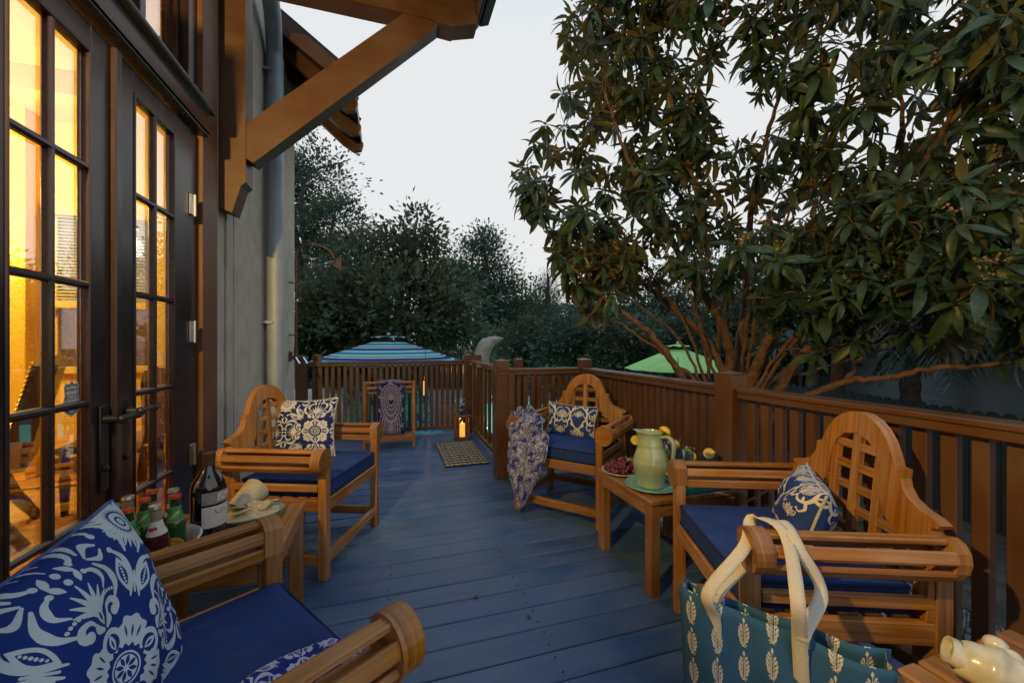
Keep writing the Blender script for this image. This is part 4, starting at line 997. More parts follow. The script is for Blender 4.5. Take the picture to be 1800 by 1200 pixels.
# ---------------------------------------------------------------- things on the table by the doors
TZ=.451
tub=empty('beverage_tub',(-.737,1.545,TZ),0,'white oval enamel tub full of bottles on the table by the doors','tub')
MB().lathe([(0,0),(.10,0),(.108,.006),(.128,.085),(.140,.092),(.142,.097),(.136,.099),(.124,.090),(.105,.012),(0,.010)],40,(0,0,0),sx=1,sy=1.06).build('bowl',WHITEP,tub,smooth=45)
def beer(x,y,kind,label,tilt,turn):
    e=empty('beer_bottle',(x,y,TZ+.012),turn,label,'bottle','bottles in the tub'); e.rotation_euler=(tilt[0],tilt[1],turn)
    gl=GREENGLASS if kind else CLEARBEER
    pr=[(0,.003),(.026,0),(.030,.006),(.0305,.012),(.0305,.125),(.028,.140),(.021,.158),(.0155,.174),(.0138,.195),(.0132,.218),(.0150,.220),(.0150,.227),(.0128,.228)]
    MB().lathe(pr,20).build('glass_body',gl,e,smooth=50)
    if not kind: MB().lathe([(.0155,.176),(.0141,.195),(.0136,.219)],20).build('clear_neck',PALEGLASS,e,smooth=True)
    MB().lathe([(.0155,.223),(.0165,.222),(.0150,.2315),(.0,.2325)],21).build('crown_cap',CAPRED if kind else CAPSIL,e)
    def band(z0,z1,a0,a1,m,nm,off=.0005):
        r=[np.interp(z,[p[1] for p in pr[3:10]],[p[0] for p in pr[3:10]])+off for z in (z0,(z0+z1)/2,z1)]
        G=np.array([[(r[j]*math.cos(a),r[j]*math.sin(a),z) for j,z in enumerate((z0,(z0+z1)/2,z1))] for a in np.linspace(a0,a1,20)])
        MB().grid(G).build(nm,m,e,smooth=True)
    if kind:
        band(.150,.196,-3.14,3.14,LORANGE,'neck_label'); band(.1525,.1935,-3.14,3.14,LGREEN,'neck_label_field',.0008)
        sw_=MB()
        for k in range(3):
            a0=-.6+2.1*k; G=np.array([[((np.interp(z,[.15,.196],[.0245,.0138])+.0012)*math.cos(a),(np.interp(z,[.15,.196],[.0245,.0138])+.0012)*math.sin(a),z) for z in (.160+.02*f,.164+.02*f+.006*math.sin(3.14*f))] for f in np.linspace(0,1,8) for a in (a0+1.2*f,)])
            sw_.grid(G)
        sw_.build('neck_swoosh',LYEL,e)
        for (rw,rh,m,nm,o) in ((.036,.040,LGREEN,'label_edge',.0006),(.034,.038,LYEL,'label_ring',.0009),(.029,.032,LORANGE,'label_center',.0012),(.021,.014,LRED,'label_banner',.0015),(.010,.026,LYEL,'label_hop',.0018)):
            r=.0305+o; mb=MB(); cz=.066; V=[(r*math.cos(-.3),r*math.sin(-.3),cz)]+[(r*math.cos(-.3+rw*math.cos(t)/r),r*math.sin(-.3+rw*math.cos(t)/r),cz+rh*math.sin(t)) for t in np.linspace(0,6.283,25)[:-1]]
            mb.add(V,[[0,i,i%24+1] for i in range(1,25)]).build(nm,m,e)
    else:
        band(.146,.186,-3.14,3.14,LABELW,'neck_label'); band(.038,.104,-1.4,1.0,LABELW,'body_label'); band(.046,.060,-1.2,.8,LABELG,'label_band',.001)
        sc=MB()
        for (z0,r_,a) in ((.166,.0195,-.3),(.080,.0312,-.25)):
            p=[((r_+.0008)*math.cos(a+q),(r_+.0008)*math.sin(a+q),z0+.006*math.sin(q*38)+.004*q) for q in np.linspace(-.5,.5,40)]; sc.tube(p,.0009 if z0>.1 else .0013,4)
        sc.build('script_lettering',LRED,e)
CA=[(-.662,1.568,1),(-.666,1.483,0),(-.700,1.632,0),(-.737,1.551,1),(-.762,1.628,1),(-.800,1.583,0),(-.728,1.468,1),(-.795,1.515,0)]
BL=['green bottle with red cap next to the wine bottle','silver capped bottle with white neck label, foremost in the tub','silver capped bottle half hidden behind the green ones','green bottle with red cap in the middle of the tub','green bottle with red cap farthest from the chair arm','silver capped bottle standing by the door side of the tub','green bottle whose red cap barely clears the pillow','silver capped bottle mostly hidden by the pillow corner']
for (x,y,k),l in zip(CA,BL): beer((x+.735)*.96-.737,(y-1.555)*.96+1.547,k,l,((y-1.555)*-.5,(x+.735)*.5),math.atan2(-y,-x)+random.uniform(-.35,.15))
wb=empty('wine_bottle',(-.632,1.722,TZ),R(-32),'tall dark magnum of red wine standing beside the beer tub','bottle')
MB().lathe([(0,.004),(.046,0),(.054,.008),(.0545,.02),(.0545,.205),(.051,.225),(.036,.252),(.021,.272),(.0185,.29),(.018,.315),(.020,.317),(.020,.326),(.0175,.327)],32).build('glass_body',WINEGLASS,wb,smooth=50)
MB().lathe([(.0188,.283),(.0192,.30),(.0207,.316),(.0208,.328),(.0205,.332),(0,.333)],24).build('foil_capsule',plain('bronze_foil',(.10,.065,.04),.4,.5,.2,30,0),wb,smooth=40)
def arcband(z0,z1,a0,a1,r,m,nm,par):
    MB().grid(np.array([[(r*math.cos(a),r*math.sin(a),z) for z in (z0,z1)] for a in np.linspace(a0,a1,18)])).build(nm,m,par,smooth=True)
arcband(.075,.150,-1.05,1.05,.0550,LABELW,'label',wb); arcband(.157,.200,-1.05,1.05,.0550,LABELG,'label_picture',wb); arcband(.166,.193,-.2,.75,.0553,LABELW,'label_crest',wb)
s_=MB(); s_.tube([(.0556*math.cos(-.45+.9*q+.10*math.cos(9*q)*(q<.3)),.0556*math.sin(-.45+.9*q+.10*math.cos(9*q)*(q<.3)),.128+.010*math.sin(12*q)*(1-q)) for q in np.linspace(0,1,40)],.0008,4); s_.tube([(.0556*math.cos(q),.0556*math.sin(q),.176+.008*math.sin(9*q)) for q in np.linspace(-.1,.65,30)],.001,4); s_.build('script_lettering',INK,wb)
# leaning cone of ribbed stoneware
cn=empty('stoneware_cone',(-.60,1.985,TZ+.052),0,'cream ribbed stoneware cone lying on its side behind the dip dish','ornament')
pr=[(.012,0),(.03,-.004)]
pr=[(.022,.0),(.030,-.004),(.034,.004)]+[(.034+.022*t+.0016*math.sin(t*44),.004+.115*t) for t in np.linspace(.03,1,30)]+[(.057,.121),(.052,.121),(.024,.02),(.022,0)]
d=nrm(np.array([.45,.80,.34])); MB().lathe(pr,26,(-.02,-.05,-.012),rot=frame(d)[:,[1,2,0]]).build('cone_body',STONEW,cn,smooth=60)
dd=empty('dip_dish',(-.555,1.905,TZ),R(20),'turquoise rimmed oval dish of creamy dip with crackers','dish')
MB().lathe([(0,.0),(.06,0),(.07,.004),(.112,.028),(.116,.032),(.111,.033),(.07,.012),(0,.010)],36,sx=1.08,sy=.80).build('dish',AQUA,dd,smooth=40)
n_=26; rr_=np.linspace(0,1,n_); G=np.array([[(.102*1.08*r*math.cos(a),.102*.80*r*math.sin(a),.026+.018*(1-r*r)+.005*math.sin(9*r+3*a)*(1-r)+.003*math.sin(23*a+11*r)*(1-r*.6)) for a in np.linspace(0,6.283,36)[:-1]] for r in rr_])
MB().grid(G,cv=True).build('dip',DIP,dd,smooth=True)
for (x,y,a,t) in ((.02,.03,.4,.35),(.05,-.01,1.4,-.25),(-.04,.02,2.2,.4),(-.03,-.035,.2,-.3),(.075,.02,2.6,.3)):
    o=MB().lathe([(0,0),(.030,.002),(.032,.005),(.029,.008),(0,.007)],9,sx=1.15,sy=.8).build('cracker',CRACK,dd); o.location=(x,y,.045+.004*abs(x)*10); o.rotation_euler=(t,t*.6,a)
# ---------------------------------------------------------------- things on the table by the railing
def plate(x,y,r,m,label,z=TZ,rim=.014):
    e=empty('plate',(x,y,z),0,label,'plate')
    pr=[(0,0),(r*.55,0),(r*.6,.003),(r*.95,rim-.002),(r,rim),(r*.985,rim+.003),(r*.93,rim),(r*.80,rim-.006)]
    pr+=[(r*.74,.0085),(r*.70,.0075),(r*.62,.0065),(r*.58,.0055),(0,.0055)]
    MB().lathe(pr,44).build('dish',m,e,smooth=40); return e
plate(1.255,1.985,.112,CREAMPL,'pale cream plate under the red grapes')
plate(1.272,1.742,.128,AQUA,'ridged aqua plate under the green pitcher')
gb=empty('grape_bunch',(1.255,1.985,TZ+.008),0,'heap of red grapes with yellow stems on the cream plate','grapes')
g0=None
for i in range(130):
    a=random.uniform(0,6.283); r=.092*math.sqrt(random.random()); h=.058*(1-(r/.095)**2)
    x,y=r*math.cos(a)*1.0,r*math.sin(a); z=.010+h*random.uniform(.05,1.0)
    if g0 is None: g0=MB().ball((0,0,0),.0118,10,7,(1,1,1.12)).build('grape',GRAPE,gb,smooth=True); o=g0
    else: o=inst(g0,parent=gb)
    o.location=(x,y,z); s=random.uniform(.88,1.12); o.scale=(s,s,s); o.rotation_euler=(random.uniform(0,2),random.uniform(0,2),0)
ms=MB()
for k in range(6):
    a=-1.2+.5*k; ms.tube(smooth_curve([(.02,-.03,.065),(.02+.03*math.cos(a),-.03+.03*math.sin(a),.072+.006*(k%2)),(.02+.065*math.cos(a+.3),-.03+.065*math.sin(a+.3),.050)],8),.0022,5)
ms.build('stalk',GSTEM,gb)
pt=empty('pitcher',(1.272,1.742,TZ+.006),0,'celadon green ceramic pitcher with lemon slices on its rim','pitcher')
pr=[(0,.004),(.055,.0),(.060,.004),(.0595,.012),(.062,.030),(.072,.060),(.0800,.092),(.0825,.118),(.0820,.135),(.0795,.140),(.0785,.146),(.072,.168),(.062,.198),(.0565,.215),(.0572,.219),(.0555,.224),(.052,.245),(.0505,.262),(.054,.279),(.0575,.284),(.054,.286),(.048,.270),(.047,.245),(.05,.21),(.06,.18),(.06,.05),(0,.03)]
pr=[(r,z) for r,z in pr]
m=MB(); m.lathe(pr,44); V=m.v[0]; ang=np.arctan2(V[:,1],V[:,0]); sp=np.exp(-((((ang-R(150))+math.pi)%(2*math.pi)-math.pi)/.38)**2)*np.clip((V[:,2]-.235)/.05,0,1)
V[:,0]*=1+.42*sp; V[:,1]*=1+.42*sp; V[:,2]+=.010*sp; m.build('jug_body',CELADON,pt,smooth=60); pt.scale=(1.09,1.09,.965)
hd=R(-62); dirh=np.array([math.cos(hd),math.sin(hd),0])
hp=smooth_curve([dirh*.050+np.array([0,0,.262]),dirh*.085+np.array([0,0,.270]),dirh*.108+np.array([0,0,.235]),dirh*.106+np.array([0,0,.17]),dirh*.094+np.array([0,0,.10]),dirh*.080+np.array([0,0,.082])],22)
mb=MB(); sd=np.array([-math.sin(hd),math.cos(hd),0]); T=np.gradient(hp,axis=0); T/=np.linalg.norm(T,axis=1)[:,None]; G=np.zeros((22,10,3))
for i in range(22):
    nn=np.cross(T[i],sd)
    for k in range(10): a=6.283*k/10; G[i,k]=hp[i]+sd*.0165*math.cos(a)+nn*.0085*math.sin(a)
mb.grid(G,cv=True); mb.build('jug_handle',CELADON,pt,smooth=True)
def lemon(loc_,nrm_,r,label,half=False,parent=None):
    e=empty('lemon_slice',loc_,0,label,'lemon','lemon slices'); F_=frame(nrm_)[:,[1,2,0]]
    if half: MB().lathe([(0,.0),(r*.97,.0),(r,.002),(r*.86,r*.45),(r*.5,r*.78),(.0,r*.9)],18,rot=F_).build('rind',LEMON,e,smooth=50)
    else: MB().lathe([(0,-.003),(r*.96,-.003),(r,-.002),(r,.002),(r*.96,.003),(0,.003)],22,rot=F_).build('rind',LEMON,e,smooth=30)
    t=MB()
    for k in range(8):
        a0=6.283*k/8+.06; a1=6.283*(k+1)/8-.06; q=r*.84
        for zz in ((.0036,-.0036) if not half else (-.0008,)):
            V=[(r*.10*math.cos((a0+a1)/2),r*.10*math.sin((a0+a1)/2),zz)]+[(q*math.cos(a),q*math.sin(a),zz) for a in np.linspace(a0,a1,5)]; t.add(np.array(V)@F_.T,[[0,1,2,3,4,5]])
    t.build('flesh',LPULP,e)
pz=TZ+.006
lemon((1.272+.038,1.742-.058,pz+.283),(.55,-.2,.8),.030,'lemon wedge lying foremost on the pitcher rim by the handle',True)
lemon((1.272+.058,1.742-.035,pz+.276),(.75,.1,.6),.032,'lemon slice leaning behind the wedge on the pitcher rim')
lemon((1.272-.052,1.742+.052,pz+.222),(.3,.55,.1),.026,'lemon slice peeping out beside the pitcher on the grape side')
ty=empty('serving_tray',(1.50,1.83,TZ),R(0),'teal tray with a woven rim carrying the tumblers','tray')
tm_=MB(); tm_.box((0,0,.004),(.26,.46,.008)); 
for (c,s) in (((-.13,0,.018),(.012,.46,.03)),((.13,0,.018),(.012,.46,.03)),((0,-.23,.018),(.25,.012,.03)),((0,.23,.018),(.25,.012,.03))): tm_.box(c,s)
tm_.build('tray_body',TEAL,ty)
GL=[(1.43,1.96),(1.50,1.88),(1.44,1.82),(1.52,1.76),(1.58,1.68),(1.45,1.70),(1.57,1.93)]
GLL=['tumbler of water next to the pitcher with a lemon slice inside','tumbler with a big lemon wedge on its rim','tumbler just behind the pitcher without fruit on its rim','tumbler with two lemon slices near the post','tumbler with lemon slice at the end of the tray by the post','tumbler nearest the chair arm on the teal tray','tumbler at the railing side of the tray']
for (x,y),l in zip(GL,GLL):
    e=empty('tumbler',(x,y,TZ+.008),0,l,'glass','tumblers of lemon water'); 
    MB().lathe([(0,.0),(.030,.0),(.032,.003),(.0395,.163),(.0392,.165),(.0375,.163),(.0305,.008),(0,.007)],24).build('glass_wall',WATERG,e,smooth=40)
    MB().lathe([(.0305,.009),(.0350,.115),(0,.115)],20).build('water',glass('drink_water' ,1.33,(.80,.93,.97),0,1),e,smooth=40)
lz=TZ+.168
for (x,y,nv,r,h,l) in ((1.50+.01,1.88-.03,(.3,-.6,.5),.027,True,'lemon wedge sitting on a tumbler rim, closest to the pitcher'),(1.44-.02,1.82-.01,(-.7,-.6,.1),.026,False,'lemon slice inside the tumbler right behind the pitcher'),(1.52-.01,1.76-.03,(-.5,-.8,.1),.026,False,'lower one of two lemon slices on the tumbler before the post'),(1.52+.01,1.76+.025,(-.6,-.6,.2),.026,False,'upper one of two lemon slices on the tumbler before the post'),(1.58-.02,1.68-.02,(-.6,-.8,.1),.027,False,'lemon slice on the tumbler farthest from the pitcher'),(1.43,1.96-.03,(-.4,-.8,.2),.024,False,'lemon slice between the pitcher handle and the tumblers')):
    lemon((x,y,lz-(.03 if not h and r<.0265 else 0)),nv,r,l,h)
# ---------------------------------------------------------------- conch on the slatted table
cs=empty('conch_shell',(1.195,.505,TZ+.053),0,'glazed cream ceramic conch lying on the slatted teak table','shell')
ax=nrm(np.array([.55,-.82,-.02])); Fc=frame(ax)[:,[1,2,0]]
m=MB(); G=np.zeros((60,26,3))
for i in range(60):
    t=i/59; r=.062*math.sin(math.pi*min(1,.10+t*.98))**.55*(1-.55*t)*(1+.06*math.cos(2*math.pi*3.4*t)); z=-.055+.22*t
    for k in range(26):
        a=6.283*k/26; q=r*(1+.18*math.cos(a-1.2-5*t)*(1-t)); G[i,k]=Fc@np.array([q*math.cos(a),q*math.sin(a),z+.012*math.sin(a+4*t)])
m.grid(G,cv=True); m.build('whorl_body',SHELL,cs,smooth=True)
m=MB()
L=frame(nrm(np.array([-.55,.75,.35])))[:,[1,2,0]]
m.lathe([(.020,-.05),(.036,-.03),(.041,-.006),(.038,.006),(.030,.006),(.026,-.01),(.012,-.045)],22,(-.036,.052,.016),rot=L,sy=.72); m.build('flared_lip',SHELL,cs,smooth=60)
MB().lathe([(0,-.022),(.026,-.010),(.031,.004)],20,(-.036,.052,.016),rot=L,sy=.72).build('shell_mouth',SHELLIN,cs,smooth=True)
m=MB()
for i in range(4): m.ball((.050-.012*i+.02*(i>1),.012+.0*i-.03*i,.038-.004*i),.020-.003*i,9,6,(1,1.2,1))
m.build('shoulder_knobs',SHELL,cs,smooth=True); cs.scale=(.9,.9,.9)
# ---------------------------------------------------------------- tote bag
tt=empty('tote_bag',(0,0,0),0,'teal canvas tote with cream leaf sprigs and canvas handles','bag')
A0=np.array(c2d(.485,1.135,.525)); A1=np.array(c2d(.765,.950,.49)); A2=np.array(c2d(.86,.60,.50))
bt=nrm(A1-A0); bn=nrm(np.cross(bt,(0,0,1)))    # outward, towards the eye
if np.dot(bn,-A0)<0: bn=-bn
nu,nv=36,22
def panel(off,top0,bot,bulge,sag):
    G=np.zeros((nu,nv,3)); Lb=.44
    for i in range(nu):
        s=i/(nu-1); p=A0+bt*(s*Lb)*np.array([1,1,0]); 
        for j in range(nv):
            v=j/(nv-1); zt=top0[0]*(1-s)+top0[1]*s-sag*math.sin(math.pi*s); z=zt*(1-v)+bot*v
            o=off*(1-.35*v)+bulge*math.sin(math.pi*v)*math.sin(math.pi*s)+.010*math.sin(9*s+3*v)*(1-v)+.006*math.sin(17*s-4*v)
            G[i,j]=p*np.array([1,1,0])+bn*o+np.array([0,0,z])
            G[i,j]+=bt*(.02*(1-2*s)*v)
    return G
GF=panel(.045,(.525,.480),.02,.035,.012); GBk=panel(-.015,(.515,.490),.02,-.02,.02)
uvf=np.stack(np.meshgrid(np.linspace(0,1,nu),np.linspace(1,0,nv),indexing='ij'),-1)*np.array([1,.95])
m=MB(); m.grid(GF,uvf); o=m.build('front_panel',SPR,tt,True); sd=o.modifiers.new('thick','SOLIDIFY'); sd.thickness=.003
m=MB(); m.grid(GBk,uvf); o=m.build('back_panel',SPR,tt,True); sd=o.modifiers.new('thick','SOLIDIFY'); sd.thickness=.003
for e_ in (0,-1):
    G=np.stack([GF[e_]*(1-f)+GBk[e_]*f+bt*(.015*math.sin(math.pi*f))*(1 if e_==0 else -1) for f in np.linspace(0,1,8)],0); m=MB(); m.grid(G,np.stack(np.meshgrid(np.linspace(0,.28,8),np.linspace(1,0,nv),indexing='ij'),-1)); m.build('side_gusset',SPR,tt,True)
m=MB(); G=np.stack([GF[:,-1]*(1-f)+GBk[:,-1]*f for f in (0,.5,1)],0); m.grid(G).build('bag_bottom',SPR,tt)
def strap(pts,widths,name,twist):
    p=smooth_curve(pts,60); n=len(p); T=np.gradient(p,axis=0); T/=np.linalg.norm(T,axis=1)[:,None]; wd=smooth_curve(widths,60); G=np.zeros((n,4,3))
    for i in range(n):
        s=nrm(wd[i]-T[i]*np.dot(wd[i],T[i]))
        for k,q in enumerate((-1,-.33,.33,1)): G[i,k]=p[i]+s*.0155*q
    mb=MB(); mb.grid(G); o=mb.build(name,STRAP,tt,True); sd=o.modifiers.new('thick','SOLIDIFY'); sd.thickness=.003; sd.offset=0
at=loc('C',(WD/2-T_+.8*RD-.002,.085,HA+.004)); ay=rz3(POSE['C'][2])@np.array([0,1.,0]); axx=rz3(POSE['C'][2])@np.array([1.,0,0])
fb=lambda s,dz,o=.012: np.array([(A0+bt*(s*.44))[0],(A0+bt*(s*.44))[1],0])+bn*(.050+o)+np.array([0,0,dz])
f0,f1=fb(.20,.405),fb(.62,.375); bx=bt
strap([f0,fb(.20,.47),fb(.17,.54,.02),at-bt*.075+bn*.075+np.array([0,0,-.055]),at-axx*.055*0-ay*.045+axx*-.045+np.array([0,0,.0]),at+np.array([0,0,.006]),at+axx*.060+np.array([0,0,-.03]),fb(.60,.585,.02),fb(.61,.48,.008),f1],
      [bt,bt,bt*.8+bn*.3,bt*.4+ay*.6,ay,ay,ay,ay*.5+bt*.5,bt,bt],'front_handle',0)
g=lambda s,dz: np.array([(A0+bt*(s*.44))[0],(A0+bt*(s*.44))[1],0])+bn*(-.010)+np.array([0,0,dz])
at2=at+ay*.028
strap([g(.20,.42),g(.20,.50),at2-axx*.09+np.array([0,0,-.09]),at2-axx*.055+np.array([0,0,-.01]),at2+np.array([0,0,.003]),at2+axx*.064+np.array([0,0,-.04]),at2+axx*.085+np.array([0,0,-.12])+bt*.03,g(.62,.50)+bn*.07,g(.64,.42)],
      [bt,bt,ay,ay,ay,ay,ay,bt,bt],'back_handle',0)
# ---------------------------------------------------------------- mat, lantern, towel rack
mt=empty('door_mat',(.72,4.25,.004),0,'chunky black and cream braided rope mat on the deck','mat')
m=MB(); m.box((0,0,.004),(.43,.91,.008))
m.build('backing',MATD,mt)
m=MB(); nx,ny=10,22
for i in range(nx):
    for j in range(ny):
        x=-.215+.43*(i+.5)/nx; y=-.455+.91*(j+.5)/ny
        m.lathe([(0,.004),(.0205,.012),(.015,.021),(0,.024)],8,(x+random.uniform(-.002,.002),y,0),mi=j%2,rot=rz3(.62 if i%2 else -.62),sx=1.45,sy=.72)
m.build('rope_strands',[MATL,MATD],mt,True,kind='stuff')
ln=empty('candle_lantern',(.845,4.835,0),R(4),'wooden candle lantern with a chrome pagoda top and lit candle','lantern')
w_=.17
MB().box((0,0,.012),(w_,w_,.024),None,.004).build('base_board',CASING,ln); MB().box((0,0,.034),(w_-.02,w_-.02,.02),None,.004).build('base_block',CASING,ln); MB().box((0,0,.298),(w_+.012,w_+.012,.02),None,.004).build('top_board',CASING,ln)
for a in (-1,1):
    for b_ in (-1,1): MB().box((a*.07,b_*.07,.166),(.018,.018,.245),None,.002).build('corner_post',CASING,ln)
    MB().box((a*.070,0,.166),(.003,.122,.245),None,.0005).build('pane',LGLASS,ln); MB().box((0,a*.070,.166),(.122,.003,.245),None,.0005).build('pane',LGLASS,ln)
m=MB(); m.lathe([(.092,.309),(.090,.316),(.045,.365),(.035,.372),(.030,.378),(.030,.420),(.034,.424),(.028,.440),(0,.446)],4,rot=rz3(math.pi/4)); m.build('chrome_roof',CHROME,ln)
MB().tube([(.034*math.cos(a),0,.47+.034*math.sin(a)) for a in np.linspace(0,6.283,20)[:-1]],.004,6,closed=True).build('ring_handle',CHROME,ln)
cd_=empty('pillar_candle',(.845,4.835,.044),0,'glowing amber pillar candle inside the wooden lantern','candle')
MB().lathe([(0,0),(.032,0),(.033,.004),(.033,.150),(.029,.156),(.0,.150)],18).build('wax',CANDLE,cd_,smooth=40); MB().lathe([(0,.15),(.006,.158),(.004,.175),(0,.188)],8).build('flame',FLAME,cd_)
point('candle_glow',(0,0,.20),.35,(1,.5,.15),.02,cd_)
tr_=empty('towel_rack',(0,4.79,0),R(-2),'teak floor stand with three rails holding a patterned towel','stand')
for s in (-1,1):
    MB().box((.265*s,-.10,.375),(.032,.026,.75)).build('upright',TEAK,tr_); MB().box((.265*s,.10,.36),(.032,.026,.72)).build('upright',TEAK,tr_)
    MB().box((.265*s,0,.11),(.028,.20,.03)).build('side_rail',TEAK,tr_); MB().box((.265*s,0,.70),(.028,.20,.025)).build('side_rail',TEAK,tr_)
for (y,z) in ((-.10,.735),(-.03,.67),(.06,.60)): MB().tube([(-.27,y,z),(.27,y,z)],.013,8).build('rail',TEAK,tr_)
for i in range(5): MB().box((0,-.085+.042*i,.125),(.53,.034,.016)).build('shelf_slat',TEAK,tr_)
MB().box((0,-.10,.10),(.50,.02,.05)).build('front_rail',TEAK,tr_)
tw_=np.zeros((30,18,3)); cp_=smooth_curve([(-.132,.16),(-.130,.4),(-.125,.60),(-.118,.72),(-.085,.757),(-.05,.745),(-.035,.69),(-.03,.5)],30)
for i in range(30):
    for j in range(18):
        s=j/17; tw_[i,j]=(-.135+.30*s+.004*math.sin(i*.3),cp_[i][0]+.005*math.sin(7*s+.1*i)*np.clip((20-i)/10,0,1)+.003,cp_[i][1])
x0,y0=0,4.79; Q=tw_@rz3(R(-2)).T+np.array([0,4.79,0])
uvt=np.stack(np.meshgrid(np.linspace(.0,1.95,30),np.linspace(0,1,18),indexing='ij'),-1)[...,[1,0]]
cloth('towel',Q,ARC,'navy and lilac arch patterned towel over the teak stand','towel',.006,UV=uvt)
# ---------------------------------------------------------------- umbrellas, pool furniture
def stripes():
    m,nt,b=mat('striped_canvas'); b.inputs['Roughness'].default_value=.8; b.inputs['Specular IOR Level'].default_value=.2
    uv=N(nt,'ShaderNodeUVMap'); sp=N(nt,'ShaderNodeSeparateXYZ'); nt.links.new(uv.outputs[0],sp.inputs[0])
    mu=N(nt,'ShaderNodeMath',operation='MULTIPLY'); mu.inputs[1].default_value=3.1; fr=N(nt,'ShaderNodeMath',operation='FRACT'); nt.links.new(sp.outputs[1],mu.inputs[0]); nt.links.new(mu.outputs[0],fr.inputs[0])
    wh=(.60,.66,.70); nv=(.015,.035,.19); tq=(.02,.34,.42); gr=(.10,.24,.15); rd=(.22,.08,.12)
    r=ramp(nt,fr.outputs[0],[(0,tq),(.13,wh),(.21,gr),(.36,wh),(.42,rd),(.45,nv),(.64,tq),(.74,wh),(.82,gr),(.90,tq),(.95,nv)],'CONSTANT')
    nt.links.new(r.outputs[0],b.inputs['Base Color']); return m
STR=stripes()
def umbrella(x,y,zr,za,rad,m,label,flap,tilt=0,vent=True):
    e=empty('patio_umbrella',(x,y,GZ),0,label,'umbrella'); n=8; zr-=GZ; za-=GZ
    for k in range(n):
        a0,a1=2*math.pi*k/n+.2,2*math.pi*(k+1)/n+.2; G=np.zeros((14,9,3)); UV=np.zeros((14,9,2))
        for i in range(14):
            t=.14+.86*i/13
            for j in range(9):
                s=j/8; p0=np.array([math.cos(a0),math.sin(a0)]); p1=np.array([math.cos(a1),math.sin(a1)]); p=(p0*(1-s)+p1*s)*rad*t
                sag=math.sin(math.pi*s); z=za+(zr-za)*t**1.12-.05*t*sag*0+.035*sag*t*(1-t)
                if i==13: z-=.02*sag
                G[i,j]=(p[0]*(1-.03*sag*t),p[1]*(1-.03*sag*t),z); UV[i,j]=(s,t-.03*sag*t)
        MB().grid(G,UV).build('canopy_gore',m,e,True)
        q=np.array([math.cos(a0),math.sin(a0),0])
        MB().bar(q*.10+np.array([0,0,za-.06]),q*rad*.98+np.array([0,0,zr-.015]),.014,.02).build('rib',CASING,e)
        MB().bar(q*.03+np.array([0,0,zr-.22]),q*rad*.55+np.array([0,0,za+(zr-za)*.55**1.12-.035]),.012,.016).build('strut',CASING,e)
    if vent:
        G=np.zeros((4,33,3)); UV=np.zeros((4,33,2))
        for i in range(4):
            for j in range(33): a=2*math.pi*j/32+.2; t=.02+.20*i/3; f=1+.05*math.cos(8*a-1.6)*(i==3); G[i,j]=(math.cos(a)*rad*t*f,math.sin(a)*rad*t*f,za+.055-.04*i/3-.012*(i==3)*math.cos(8*a-1.6)); UV[i,j]=(j/8,.15+.5*t)
        MB().grid(G,UV).build('vent_cap',flap,e,True)
    MB().ball((0,0,za+.075),.035,10,6,(1,1,.8)).build('finial',WHITECAN,e,smooth=True)
    MB().tube([(0,0,0),(0,0,za+.05)],.024,10).build('pole',CASING,e)
    MB().lathe([(0,0),(.26,0),(.27,.02),(.25,.06),(.06,.09),(.04,.30),(0,.30)],20).build('base_weight',IRON,e)
umbrella(-.02,8.05,.815,1.27,1.47,STR,'striped blue, teal and white umbrella beyond the towel rack',STR)
ux,uy,_=P(1192,600,7.4)
umbrella(ux,uy,.70,1.10,.96,LIME,'lime green umbrella behind the spreading tree',LIME)
# blue print loungers under the striped umbrella
LOUN=print_mat('blue_green_print',IM_PAI,[(.1,(.01,.05,.30)),(.4,(.02,.16,.50)),(.6,(.03,.45,.45)),(.9,(.10,.5,.25))],rep=(1.2,1.2))
def lounge(x,y,rz,m,label):
    e=empty('pool_lounger',(x,y,GZ+.03),rz,label,'lounger','loungers by the pool')
    for (c,s,t) in (((0,.0,.36),(.29,.55,.06),0),((0,.66,.74),(.29,.42,.06),R(64))):
        mb=MB(); Rm=np.array([[1,0,0],[0,math.cos(t),-math.sin(t)],[0,math.sin(t),math.cos(t)]])
        for G in rounded(s[0],s[1],s[2],.05,8,.02): mb.grid(G@Rm.T+np.array(c))
        mb.build('mattress',m,e,True)
    for a in (-1,1):
        MB().bar((.30*a,-.6,.28),(.30*a,.5,.28),.04,.05).build('side_rail',CASING,e)
        for yy in (-.5,.45): MB().box((.30*a,yy,.14),(.05,.05,.28)).build('leg',CASING,e)
lounge(.60,6.62,R(14),LOUN,'pool lounger with blue and green print cushions'); lounge(-.22,6.75,R(22),LOUN,'second blue print lounger half hidden by the towel rack'); lounge(-1.05,6.6,R(16),WHITECAN,'pale cushioned lounger seen through the balusters near the house')
